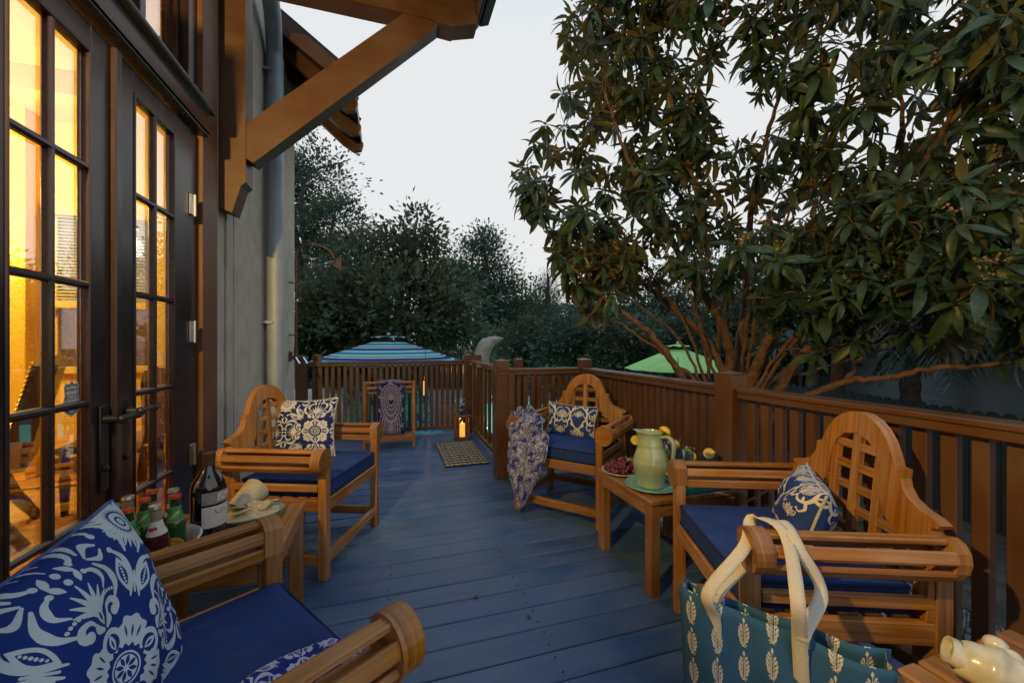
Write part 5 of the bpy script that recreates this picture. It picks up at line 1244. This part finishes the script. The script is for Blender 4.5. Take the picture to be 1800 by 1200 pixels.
# hanging torch and garden lamps
def torch(x,y,z0,label):
    e=empty('hanging_candle',(x,y,z0),0,label,'candle','amber candles outdoors'); MB().lathe([(0,0),(.035,0),(.036,.22),(.03,.225),(0,.22)],14).build('wax',CANDLE,e,smooth=40); MB().lathe([(0,.23),(.022,.26),(.014,.33),(.006,.40),(0,.46)],8).build('flame',emit('amber_flame',(1,.33,.07),1.3),e)
    MB().tube([(0,0,.22),(0,0,.75)],.004,5).build('wire',IRON,e); point('candle_glow',(0.06,-.06,.4),1.5,(1,.5,.15),.03,e)
x,y,z=P(748,694,6.3); torch(x,y,z,'tall amber candle glowing between balusters under the striped umbrella')
x,y,z=P(1192,742,4.6); torch(x,y,z,'amber candle seen as a thin streak behind the railing near the post')
x,y,z=P(859,706,13.9)
gl_=empty('garden_lamp',(x,y,GZ+.03),0,'small bright garden lamp on the far edge of the pool','lamp'); MB().tube([(0,0,0),(0,0,.05)],.02,8).build('stem',IRON,gl_); MB().ball((0,0,.10),.055,10,8).build('bulb',GLOWB,gl_); point('garden_light',(0,-.15,.15),4,(1,.7,.4),.06,gl_)
# driftwood trunk
dw=empty('driftwood',(*P(842,760,8.2)[:2],GZ),0,'bleached driftwood trunk curling over beyond the gate','driftwood')
b0=np.array(P(838,760,8.2)); pts=[np.array(P(a,b,8.2))-np.array([*P(842,760,8.2)[:2],0]) for a,b in ((836,900),(838,700),(842,650),(850,615),(864,600),(884,595))]
for p in pts: p[2]-=GZ
cv=smooth_curve(pts,26); mb=MB(); mb.tube(cv,np.interp(np.linspace(0,1,26),[0,.45,.7,.88,1],[.20,.17,.15,.08,.015]),9); V=mb.v[0]; V+=rng.normal(0,.008,V.shape); mb.build('bleached_trunk',DRIFT,dw,smooth=True)
mb=MB(); mb.tube(smooth_curve([cv[8],cv[10]+np.array([-.18,0,.12]),cv[13]+np.array([-.26,0,.02])],10),np.linspace(.10,.02,10),8); mb.build('broken_limb',DRIFT,dw,smooth=True)
# fences
fn=empty('picket_fence',(0,0,0),0,'black dog-eared picket fence in front of the pale wall','fence')
a=np.array(c2d(4.95,2.6,0)); b=np.array(c2d(4.85,11.5,0)); L=np.linalg.norm(b-a); d=(b-a)/L; ang=math.atan2(d[1],d[0]); hgt=.47-GZ; w=.142
pk=MB().prism([(-w/2+.003,0,0),(w/2-.003,0,0),(w/2-.003,0,hgt-.045),(w*.22,0,hgt),(-w*.22,0,hgt),(-w/2+.003,0,hgt-.045)],[(-w/2+.003,.02,0),(w/2-.003,.02,0),(w/2-.003,.02,hgt-.045),(w*.22,.02,hgt),(-w*.22,.02,hgt),(-w/2+.003,.02,hgt-.045)]).mesh('picket',FENCE)
for i in range(int(L/w)):
    o=bpy.data.objects.new('picket',pk); COL.objects.link(o); o.parent=fn; p=a+d*(w*(i+.5)); o.location=(p[0],p[1],GZ+random.uniform(-.01,.01)); o.rotation_euler=(0,0,ang)
for z in (.15,.95): MB().bar(a+np.array([.03,0,GZ+z]),b+np.array([.03,0,GZ+z]),.04,.09).build('fence_rail',FENCE,fn)
f2=empty('board_fence',(0,0,0),0,'dark board fence at the back of the pool garden','fence')
a=np.array(c2d(-9,17.5,0)); b=np.array(c2d(6,16.3,0)); L=np.linalg.norm(b-a); d=(b-a)/L; ang=math.atan2(d[1],d[0])
bd=MB().box((0,0,.75),(.19,.025,1.5),None,.004).mesh('fence_board',FENCE)
for i in range(int(L/.2)):
    o=bpy.data.objects.new('fence_board',bd); COL.objects.link(o); o.parent=f2; p=a+d*.2*(i+.5); o.location=(p[0],p[1],GZ+random.uniform(-.02,.02)); o.rotation_euler=(0,0,ang)
# neighbouring houses
def nhouse(c,rz,sx,sy,h,roofh,wall,roof,label,light=False):
    e=empty('neighbour_house',(c[0],c[1],GZ),rz,label,'house','neighbouring houses')
    MB().box((0,0,h/2),(sx,sy,h),None,.01).build('wall',wall,e)
    q0=None
    for sg in (-1,1):
        for i in range(int(h/.17)):
            if q0 is None: q0=MB().box((0,0,0),(sx+.02,.022,.172),np.array([[1,0,0],[0,.992,-.125],[0,.125,.992]]),.003).mesh('clapboard',wall)
            o=bpy.data.objects.new('clapboard',q0); COL.objects.link(o); o.parent=e; o.location=(0,sg*(sy/2+.014),.09+.17*i); o.rotation_euler=(0,0,0 if sg<0 else math.pi)
    o=.45
    for s in (-1,1):
        pr_=[(-sx/2-o,s*(sy/2+o),h-.18),(sx/2+o,s*(sy/2+o),h-.18),(sx/2+o,0,h+roofh),(-sx/2-o,0,h+roofh)]
        mb=MB(); mb.add(pr_,[[0,1,2,3]]); r_=mb.build('roof_slope',roof,e); sd=r_.modifiers.new('t','SOLIDIFY'); sd.thickness=.12
        nr=14; mb=MB()
        for i in range(nr):
            t=(i+.5)/nr; y=s*(sy/2+o)*(1-t); z=h-.18+(roofh+.18)*t; mb.box((0,y,z+.075),(sx+2*o,(sy/2+o)/nr*1.15,.03),np.array([[1,0,0],[0,math.cos(-s*math.atan2(roofh,sy/2+o)*.93),-math.sin(-s*math.atan2(roofh,sy/2+o)*.93)],[0,math.sin(-s*math.atan2(roofh,sy/2+o)*.93),math.cos(-s*math.atan2(roofh,sy/2+o)*.93)]]),.004)
        mb.build('shingle_courses',roof,e,kind='stuff')
    for sxx in (-1,1):
        mb=MB(); mb.add([(sxx*sx/2,-sy/2,h),(sxx*sx/2,sy/2,h),(sxx*sx/2,0,h+roofh-.1)],[[0,1,2]]); mb.build('gable',wall,e)
    for i in range(3):
        x=-sx*.32+sx*.32*i; mb=MB(); mb.box((x,-sy/2-.02,h*.62),(1.0,.06,1.3)); wn=mb.build('window',WHITEP,e); MB().box((x,-sy/2-.055,h*.62),(.84,.01,1.12)).build('pane',PANE,wn)
    return e
nhouse(c2d(9.9,7.5,0),R(-17+88),10,6,2.5,1.1,PALEWALL,SHINGLE,'pale blue-grey house behind the black picket fence')
nh=nhouse(c2d(5.6,25,0),R(-10),9,7,2.2,2.0,PALEWALL,SHINGLE,'house with grey shingle roof and skylight beyond the garden trees')
MB().box((-3.1,-2.0,3.2),(1.4,1.6,.10),np.array([[1,0,0],[0,.78,-.62],[0,.62,.78]])).build('skylight',plain('skylight_glass',(.45,.60,.66),.1,0,.05,3,0),nh)
nhouse(c2d(.4,25.5,0),R(5),4,5,2.6,1.6,PALEWALL,SHINGLE,'white shed glimpsed between the shrubs past the pool')
# ---------------------------------------------------------------- trees
def leaf_tpl(segs=5, w=.14, droop=.22, fold=.05):
    V=[];UV=[]
    for i in range(segs):
        t=i/(segs-1); hw=w*(math.sin(math.pi*min(1,.06+t*.94)**.85)**.8)*(1 if i<segs-1 else 0)+.004; z=-droop*t*t
        for k in (-1,0,1): V.append((t*(1-.08*t), hw*k, z+fold*abs(k)*hw/w)); UV.append((t,.5+.5*k))
    F=[[3*i+k,3*(i+1)+k,3*(i+1)+k+1,3*i+k+1] for i in range(segs-1) for k in (0,1)]
    return np.array(V),np.array(F)
def frames(D,Nn):                        # many frames at once: x along D, z near Nn
    D=D/np.linalg.norm(D,axis=1)[:,None]; Nn=Nn-D*np.sum(D*Nn,1)[:,None]; Nn/=np.linalg.norm(Nn,axis=1)[:,None]+1e-9
    return np.stack([D,np.cross(Nn,D),Nn],2)
def soup(pos,Fr,scale,tpl):
    V,F=tpl; n=len(pos); A=np.einsum('nij,vj->nvi',Fr,V)*scale[:,None,None]+pos[:,None,:]
    FF=F[None]+(np.arange(n)*len(V))[:,None,None]
    return A.reshape(-1,3),FF.reshape(-1,F.shape[1])
def obj(name,me,parent=None,**k):
    o=bpy.data.objects.new(name,me); COL.objects.link(o)
    if parent is not None: o.parent=parent
    return tag(o,**k)
TPL=[leaf_tpl(5,.138,.22,.05),leaf_tpl(5,.125,.42,.06),leaf_tpl(5,.15,.10,.04)]
def loquat():
    e=empty('loquat_tree',(0,0,0),0,'big spreading loquat tree with orange-brown limbs leaning over the railing','tree')
    L=[ # (pixels, distance at each spot)
     [(1262,1010,3.3,.075),(1262,820,3.3,.07),(1264,690,3.3,.062),(1283,640,3.3,.058),(1272,575,3.25,.046),(1228,505,3.2,.040),(1190,440,3.1,.034),(1155,370,3.05,.028),(1112,300,3.0,.022),(1085,230,2.9,.016),(1060,150,2.9,.010)],
     [(1228,505,3.2,.034),(1243,440,3.2,.032),(1228,350,3.15,.028),(1208,280,3.1,.024),(1215,200,3.1,.020),(1240,120,3.0,.016),(1270,40,3.0,.012),(1290,-60,3.0,.008)],
     [(1208,280,3.1,.02),(1175,215,3.2,.016),(1150,150,3.2,.012),(1145,60,3.2,.008)],
     [(1250,760,3.25,.05),(1225,700,3.15,.046),(1205,670,3.1,.042),(1165,612,3.0,.036),(1135,580,2.95,.032),(1090,545,2.9,.024),(1040,505,2.85,.016),(1000,465,2.8,.010)],
     [(1275,660,3.3,.05),(1240,595,3.35,.042),(1190,548,3.4,.037),(1150,515,3.45,.033),(1112,480,3.5,.029),(1070,455,3.5,.024),(1025,425,3.5,.018),(985,395,3.5,.012)],
     [(1112,480,3.5,.022),(1065,425,3.4,.02),(1010,385,3.3,.016),(965,350,3.3,.010),(945,300,3.3,.007)],
     [(1290,690,3.5,.06),(1308,560,3.6,.05),(1312,470,3.6,.044),(1318,400,3.6,.040),(1330,320,3.5,.034),(1352,230,3.4,.026),(1380,120,3.3,.018),(1400,0,3.2,.01)],
     [(1300,720,3.2,.06),(1345,610,3.0,.05),(1395,540,2.9,.044),(1440,480,2.8,.04),(1480,440,2.75,.035),(1540,355,2.65,.030),(1620,290,2.5,.025),(1665,215,2.4,.020),(1730,70,2.3,.014),(1770,-60,2.3,.009)],
     [(1540,355,2.65,.024),(1585,290,2.7,.022),(1585,180,2.75,.018),(1588,60,2.8,.013),(1600,-80,2.8,.008)],
     [(1440,480,2.8,.03),(1432,400,2.9,.024),(1425,310,2.95,.018),(1430,200,3,.012)],
     [(1330,740,3.1,.05),(1440,590,2.8,.036),(1520,545,2.6,.031),(1620,495,2.4,.027),(1700,450,2.3,.023),(1770,405,2.2,.018),(1850,370,2.1,.012)],
     [(1330,760,3.0,.05),(1390,710,2.8,.036),(1480,672,2.6,.029),(1560,662,2.45,.026),(1650,645,2.3,.023),(1740,640,2.2,.020),(1860,625,2.1,.014)],
     [(1480,672,2.6,.02),(1540,600,2.7,.016),(1600,575,2.7,.012),(1660,540,2.7,.008)],
     [(1320,700,3.3,.04),(1400,640,3.3,.024),(1500,610,3.3,.018),(1580,590,3.3,.012),(1700,560,3.3,.008)],
    ]
    rl_=np.random.default_rng(4)
    for (xa,(xe,ye),Y0,Y1) in ((1238,(1005,440),3.2,3.0),(1245,(1045,350),3.3,3.3),(1250,(1105,250),3.4,3.5),(1262,(1165,430),3.3,3.0),(1268,(1185,310),3.4,3.4),(1278,(1265,210),3.5,3.6),(1296,(1385,290),3.4,3.3),(1305,(1455,250),3.3,3.0),(1318,(1505,385),3.1,2.7),(1326,(1610,425),3.0,2.6),(1335,(1705,345),3.0,2.5),(1230,(1075,560),3.1,2.9),(1345,(1600,600),3.1,2.7),(1290,(1330,330),3.6,3.9)):
        m1=(xa+(xe-xa)*.28+rl_.uniform(-12,12),690+(ye-690)*.42); m2=(xa+(xe-xa)*.64+rl_.uniform(-18,18),690+(ye-690)*.74+rl_.uniform(-12,12)); r0=rl_.uniform(.017,.026)
        L.append([(1268,850,3.3,.03),(xa,690,Y0,r0),(m1[0],m1[1],Y0*.7+Y1*.3,r0*.82),(m2[0],m2[1],Y0*.35+Y1*.65,r0*.55),(xe,ye,Y1,.005)])
    nodes=[];rad=[]
    for l in L:
        p=np.array([P(a,b,c) for a,b,c,_ in l]); n=len(l)*6; c=smooth_curve(p,n); c+=rng.normal(0,.006,c.shape); r=np.interp(np.linspace(0,1,n),np.linspace(0,1,len(l)),[q[3] for q in l])*.68*(1+.08*np.sin(np.arange(n)*1.7))
        mb=MB(); mb.tube(c,r,9); mb.build('limb',BARK,e,smooth=True)
        k=max(0,int(n*.42)); nodes+=list(c[k::2]); rad+=list(r[k::2])
    nodes=np.array(nodes); rad=np.array(rad)
    poly=[(1045,-40),(985,55),(990,150),(935,215),(908,285),(905,365),(960,385),(962,430),(985,500),(1050,560),(1130,600),(1230,625),(1300,610),(1420,625),(1540,600),(1700,600),(1830,625),(2050,560),(2100,-40),(1800,-320),(1200,-300)]
    px=np.array([p[0] for p in poly]);py=np.array([p[1] for p in poly])
    def inside(x,y):
        c=False;j=len(poly)-1
        for i in range(len(poly)):
            if (py[i]>y)!=(py[j]>y) and x<(px[j]-px[i])*(y-py[i])/(py[j]-py[i]+1e-9)+px[i]: c=not c
            j=i
        return c
    ros=[]
    edge=[(1000,60),(1010,110),(985,165),(960,215),(940,250),(925,290),(930,330),(925,358),(950,372),(975,440),(990,430),(1000,490),(1040,545),(1075,20),(1090,90),(1030,210),(1010,300),(1020,360),(1060,330)]
    for (x,y) in edge: ros.append(P(x,y,rng.uniform(2.9,3.5)))
    t=0
    while len(ros)<1500 and t<90000:
        t+=1; x=rng.uniform(900,2100); y=rng.uniform(-320,640)
        if not inside(x,y): continue
        near=2.75-1.0*np.clip((x-1150)/650,0,1); far=4.3
        if x>1250 and y>470 and rng.random()<.2: continue
        dd_=math.hypot(x-1255,(y-650)*1.1)
        if x<1350 and rng.random()<(.92 if dd_<150 else (.62 if dd_<260 else 0)): continue
        Y=rng.uniform(near,far) if rng.random()>.25 else rng.uniform(near,near+.5)
        q=np.array(P(x,y,Y))
        if q[0]<1.8 and q[2]<1.5: continue
        if y>560 and rng.random()<.5: continue
        if x>1230 and y<320 and rng.random()<.38: continue
        # gaps: thin by coarse 3-D noise
        g=math.sin(q[0]*3.1+1)*math.sin(q[1]*2.7)+math.sin(q[2]*3.3+q[0]*1.3)*.7
        if g<-.6: continue
        if len(ros)>20 and np.min(np.linalg.norm(np.array(ros)-q,axis=1))<.075: continue
        ros.append(q)
    ros=np.array(ros)
    d0=np.array([np.min(np.linalg.norm(nodes-q,axis=1)) for q in ros]); order=np.argsort(d0)
    tw=MB(); ax=np.zeros_like(ros)
    centre=np.array(P(1290,620,3.3))
    for i in order:
        q=ros[i]; v=nodes-q; dd=np.linalg.norm(v,axis=1); out=(nodes-centre); 
        cost=dd+.5*np.clip(nodes[:,2]-q[2]+.05,0,9)+.25*np.clip(np.linalg.norm(out,axis=1)-np.linalg.norm(q-centre),0,9)
        k=int(np.argmin(cost)); a=nodes[k]; l=np.linalg.norm(q-a); r0=min(rad[k]*.7,.006+.009*l)
        dirn=nrm(nrm(a-centre)*.5+nrm(q-a)); mid=a+dirn*l*.45+rng.normal(0,.03*l,3); m2=a+(q-a)*.75+rng.normal(0,.03*l,3)+np.array([0,0,-.04*l])
        c=smooth_curve([a,mid,m2,q],9); tw.tube(c,np.linspace(r0,.0035,9),5,False)
        nodes=np.vstack([nodes,c[3:8:2]]); rad=np.concatenate([rad,np.linspace(r0,.0035,9)[3:8:2]])
        ax[i]=nrm(nrm(q-m2)+np.array([0,0,.45])+rng.normal(0,.2,3))
    tw.build('twigs',BARK,e,smooth=True,kind='stuff')
    pos=[];D=[];Nn=[];sc=[]
    for q,a in zip(ros,ax):
        n=int(rng.integers(8,14)); Fm=frame(a); ph=rng.uniform(0,6.28); big=rng.uniform(.85,1.18)
        for k in range(n):
            f=k/n; th=ph+k*2.4; el=R(38+75*(1-f)+rng.uniform(-14,14)); r_=math.sin(el)*(math.cos(th)*Fm[:,1]+math.sin(th)*Fm[:,2])+math.cos(el)*Fm[:,0]
            r_=nrm(r_+np.array([0,0,-.62*(1-f)-.12])); pos.append(q-a*.05*(1-f)+r_*.012); D.append(r_); Nn.append(a+rng.normal(0,.18,3)); sc.append((.098+.085*(1-f)+rng.uniform(-.025,.03))*big)
    # loose leaves along the twigs
    for k in [k_ for k_ in rng.integers(0,len(nodes),600) if np.linalg.norm(nodes[k_]-centre)>1.15]:
        r_=nrm(rng.normal(0,1,3)+np.array([0,0,-.5])); pos.append(nodes[k]+r_*.01); D.append(r_); Nn.append(np.array([0,0,1.])+rng.normal(0,.3,3)); sc.append(rng.uniform(.10,.19))
    pos=np.array(pos);D=np.array(D);Nn=np.array(Nn);sc=np.array(sc); Fr=frames(D,Nn)
    # the leaves that show largest are objects of their own
    X=cy*pos[:,0]-sy_*pos[:,1]; Yc=sy_*pos[:,0]+cy*pos[:,1]; u=900+703*X/np.maximum(Yc,.1); v=601.7-(pos[:,2]-EYE)*703/np.maximum(Yc,.1)
    size=np.where((u>880)&(u<1790)&(v>10)&(v<690)&(Yc>.5),sc/Yc,0); top=np.argsort(-size)[:290]; rest=np.setdiff1d(np.arange(len(pos)),top)
    ms=[fast_mesh('leaf',tp[0],tp[1],[LOQ]) for tp in TPL]
    for m_ in ms: m_.shade_smooth()
    for i in top:
        o=bpy.data.objects.new('leaf',ms[int(i)%3]); COL.objects.link(o); o.parent=e
        M_=np.eye(4); M_[:3,:3]=Fr[i]*sc[i]; M_[:3,3]=pos[i]; o.matrix_local=Matrix(M_.tolist())
    VV=[];FF=[];k=0
    for t_ in range(3):
        ids=rest[rest%3==t_]; a,b=soup(pos[ids],Fr[ids],sc[ids],TPL[t_]); VV.append(a); FF.append(b+k); k+=len(a)
    me=fast_mesh('foliage',np.vstack(VV),np.vstack(FF),[LOQ]); me.shade_smooth(); obj('foliage',me,e,kind='stuff')
    # flower panicles at some tips
    mb=MB(); 
    for i in rng.choice(len(ros),150,False):
        q=ros[i]
        for j in range(12):
            mb.ball(q+ax[i]*rng.uniform(.0,.09)+rng.normal(0,.018,3),rng.uniform(.005,.009),5,3)
    mb.build('flower_panicles',BLOSSOM,e,True,kind='stuff')
loquat()
QUAD=(np.array([(0,0,0),(.45,.26,.05),(1,0,0),(.45,-.26,.05)]),np.array([[0,3,2,1]]))
NEED=(np.array([(0,0,0),(.5,.06,0),(1,0,0),(.5,-.06,0)]),np.array([[0,3,2,1]]))
def crown(name,ells,n,leaf,m,parent,tpl=QUAD,clump=.28,per=55,droop=-.2,seed=1,kind='stuff'):
    r=np.random.default_rng(seed); pos=[];D=[];Nn=[]
    vol=np.array([e_[1]*e_[2] for e_ in ells]); vol=vol/vol.sum(); nc=max(1,n//per)
    for _ in range(nc):
        c,rx,rz_=ells[r.choice(len(ells),p=vol)]; v=r.normal(0,1,3); v/=np.linalg.norm(v); s=r.uniform(.45,1.03)
        if r.random()<.1: s*=1.08
        q=np.array(c)+v*s*np.array([rx,rx,rz_]); w=r.normal(0,1,(per,3))*clump*np.array([1,1,.6])*r.uniform(.6,1.3); pos.append(q+w); dd=nrm(v*.7+np.array([0,0,.25]))+w/clump*.5+r.normal(0,.6,(per,3)); dd[:,2]+=droop; D.append(dd); Nn.append(np.array([0,0,1.])+.4*v+r.normal(0,.5,(per,3)))
    pos=np.vstack(pos);D=np.vstack(D);Nn=np.vstack(Nn); ok=pos[:,2]>GZ+.02; pos,D,Nn=pos[ok],D[ok],Nn[ok]
    V,F=soup(pos,frames(D,Nn),leaf*r.uniform(.7,1.25,len(pos)),tpl); return obj(name,fast_mesh(name,V,F,[m]),parent)
def tree(name,label,base,Y,blobs,n,leaf,m,clump=.3,per=55,tpl=QUAD,seed=1,trunk=.12,cat='tree',group='trees beyond the garden',bark=BARKD):
    e=empty(name,(0,0,0),0,label,cat,group)
    ells=[]
    for (x,y,rx,rz_,dy) in blobs: ells.append((P(x,y,Y+dy),rx*Y/703,rz_*Y/703))
    crown('crown',ells,n,leaf,m,e,tpl,clump,per,seed=seed)
    if trunk:
        b=np.array([*P(base,600,Y)[:2],GZ]); r=np.random.default_rng(seed); mb=MB(); fork=None
        for c,rx,rz_ in ells:
            c=np.array(c); mid=b+(c-b)*np.array([.35,.35,.55]); mb.tube(smooth_curve([b+r.normal(0,.03,3)*np.array([1,1,0]),mid+r.normal(0,.12,3),c+r.normal(0,.1,3),c+np.array([r.normal(0,.3),r.normal(0,.3),rz_*.7])],16),np.linspace(trunk,.012,16),6,False)
        mb.build('trunk',bark,e,True)
    return e
tree('oak_tree','tall live oak rising beside the house corner above the shower',545,11.5,[(548,320,62,70,0),(585,395,65,50,-.3),(520,420,60,80,.4),(600,470,60,60,.2),(470,330,80,110,.8),(470,200,70,90,1)],26000,.115,OAKL,.26,60,seed=3)
tree('bay_tree','dense dark broadleaf tree right behind the striped umbrella',690,9.6,[(650,470,70,60,0),(715,455,62,50,.2),(735,408,26,36,.3),(690,545,120,70,-.6),(600,560,80,70,-.4),(790,560,62,60,0),(560,590,60,60,-.6),(770,500,50,40,.4)],24000,.15,BAYL,.24,45,seed=5)
tree('oak_tree','feathery topped oak standing past the gate',850,13.5,[(835,465,50,48,0),(873,490,42,40,.2),(800,505,50,50,.4),(858,425,24,26,0),(890,540,40,50,0),(840,550,70,50,.2)],20000,.12,OAKL,.27,60,seed=8)
tree('cedar_tree','small pale cedar with a pointed top beside the far roof',955,12.5,[(962,500,15,24,0),(957,530,26,30,0),(945,570,40,40,0)],9000,.11,PINEL,.16,50,NEED,seed=9)
for i,(x,y,rx,rz_,Y,l) in enumerate(((925,600,48,40,11,'dark shrub between the driftwood and the white shed'),(1005,585,52,46,10,'rounded shrub above the short railing behind the corner chair'),(1085,590,56,44,9.5,'flowering shrub just beyond the lime umbrella tip'),(1170,595,60,50,10.5,'shrub behind the lime umbrella canopy'),(1290,580,70,70,9.5,'tall shrub filling the gap under the spreading limbs'))):
    tree('garden_shrub',l,x,Y,[(x,y,rx,rz_,0),(x+20,y+35,rx,rz_*.9,.2),(x-25,y+50,rx*.8,rz_,-.1)],5200,.13,BAYL if i!=1 else OAKL,.17,45,seed=20+i,trunk=.05,cat='shrub',group='shrubs along the garden')
tree('garden_shrub','fresh green shrub by the house corner under the shower',545,8.4,[(548,560,28,50,0),(535,620,34,50,.1),(580,640,40,34,.3)],4200,.12,foliage('fresh_leaf',(.045,.10,.025),(.06,.09,.03),.45,.25,2),.14,45,seed=31,trunk=.04,cat='shrub',group='shrubs along the garden')
for i,(x,y,rx,rz_,Y,l) in enumerate(((1390,500,95,95,8.6,'dark broadleaf tree behind the loquat limbs'),(1540,490,105,90,9,'broadleaf tree behind the palm fronds'),(1710,490,110,90,8.8,'broadleaf tree rising over the pale house'))):
    tree('broadleaf_tree',l,x+20,Y,[(x,y,rx,rz_,0),(x+50,y+70,rx*.8,rz_*.7,.4),(x-40,y+80,rx*.8,rz_*.7,-.3)],11000,.15,BAYL,.28,45,seed=40+i)
for i,(x,y,rx,rz_,Y,l) in enumerate(((940,560,60,58,15,'dark tree filling the gap between the feathery oak and the far roof'),(1085,530,75,62,14,'dark tree beyond the garden seen through the lower left loquat limbs'),(1215,515,80,70,13.5,'dark tree beyond the lime umbrella'))):
    tree('broadleaf_tree',l,x,Y,[(x,y,rx,rz_,0),(x+55,y+45,rx*.8,rz_*.8,.4),(x-50,y+50,rx*.8,rz_*.7,-.3)],9000,.15,OAKL,.3,45,seed=60+i)
for i,(x,w,l) in enumerate(((1432,.075,'slim dark tree trunk in front of the pale house'),(1474,.09,'rough pale palm trunk next to the slim dark trunk'))):
    b=np.array([*P(x,600,6.6)[:2],GZ]); e=empty('tree_trunk',(0,0,0),0,l,'tree'); mb=MB(); c=np.array([b+np.array([.03*math.sin(k),0,.25*k]) for k in range(12)]); mb.tube(c,[w*(1+.12*(k%2)) for k in range(12)],10); mb.build('trunk',BARKD if i==0 else BARK,e,True)
def palm(name,label,c,n,L,m,seed,leaflet=.42,trunkr=.11,up=.5,cat='palm',nl=30,wid=.055):
    r=np.random.default_rng(seed); c=np.array(c); e=empty(name,(c[0],c[1],GZ),0,label,cat); hz=c[2]-GZ
    if hz>.25:
        k=int(hz/.12)+2; mb=MB(); mb.tube([(0,0,hz*i/(k-1)) for i in range(k)],[trunkr*(1+.15*(i%2)) for i in range(k)],10); mb.build('trunk',BARKD,e)
    TP=(np.array([(0,0,0),(.3,wid,.0),(1,0,-.22),(.3,-wid,0)]),np.array([[0,3,2,1]]))
    for i in range(n):
        az=6.283*i/n*1.0+r.uniform(-.3,.3); el=r.uniform(-.25,1)*up*1.6; l=L*r.uniform(.8,1.1); dh=np.array([math.cos(az),math.sin(az),0])
        p=smooth_curve([np.array([0,0,hz]),np.array([0,0,hz])+dh*l*.4*math.cos(el)+np.array([0,0,l*.4*math.sin(el)+.05]),np.array([0,0,hz])+dh*l*.78*math.cos(el*.6)+np.array([0,0,l*.45*math.sin(el)-.05]),np.array([0,0,hz])+dh*l*.98+np.array([0,0,l*.30*math.sin(el)-.32*l])],26)
        T=np.gradient(p,axis=0); T/=np.linalg.norm(T,axis=1)[:,None]; pos=[];D=[];Nn=[];s=[]
        for j in np.linspace(3,25,nl):
            a=int(j); t=T[a]; sd=nrm(np.cross(t,(0,0,1)))
            for h in (-1,1): D.append(t*.75+sd*h*.8+np.array([0,0,-.18])+r.normal(0,.05,3)); pos.append(p[a]); Nn.append(np.array([0,0,1.])+t*.2); s.append(leaflet*math.sin(math.pi*(.15+.8*(j-3)/22))**.6*r.uniform(.9,1.1))
        V,F=soup(np.array(pos),frames(np.array(D),np.array(Nn)),np.array(s),TP); fr_=obj('frond',fast_mesh('frond',V,F,[m]),e)
        mb=MB(); mb.tube(p,np.linspace(.012,.003,26),4,False); mb.build('frond_stem',m,fr_)
palm('palm_tree','feathery palm drooping in front of the pale house',P(1600,555,6.0),36,2.0,PALML,51,.5)
palm('palm_tree','palm at the frame edge with long drooping fronds',P(1880,600,4.6),34,1.7,PALML,52,.5)
sx0=c2d(2.75,2.35,0); palm('sago_palm','low sago palm growing between the railing and the picket fence',(3.05,1.30,-.62),16,.95,SAGO,53,.20,.10,.75,'plant',34,.035)
palm('sago_palm','second low sago palm seen through the balusters by the paver path',(3.6,2.5,-.6),14,.95,SAGO,54,.20,.10,.75,'plant',34,.035)
# far-off wood closing the garden
def woods():
    r=np.random.default_rng(77); ells=[]
    for x in np.arange(-20,26,1.15):
        Y=20+r.uniform(-1.2,3.5); h=r.uniform(1.2,1.75); ells.append((c2d(x,Y,GZ+h),1.15,h))
    for Y in np.arange(-14,20,1.3):
        h=r.uniform(1.3,1.9); ells.append((c2d(23+r.uniform(-1,1.5),Y,GZ+h),1.2,h))
    crown('woodland',ells,44000,.26,BAYL,None,clump=.38,per=50,seed=78)['kind']='stuff'
woods()
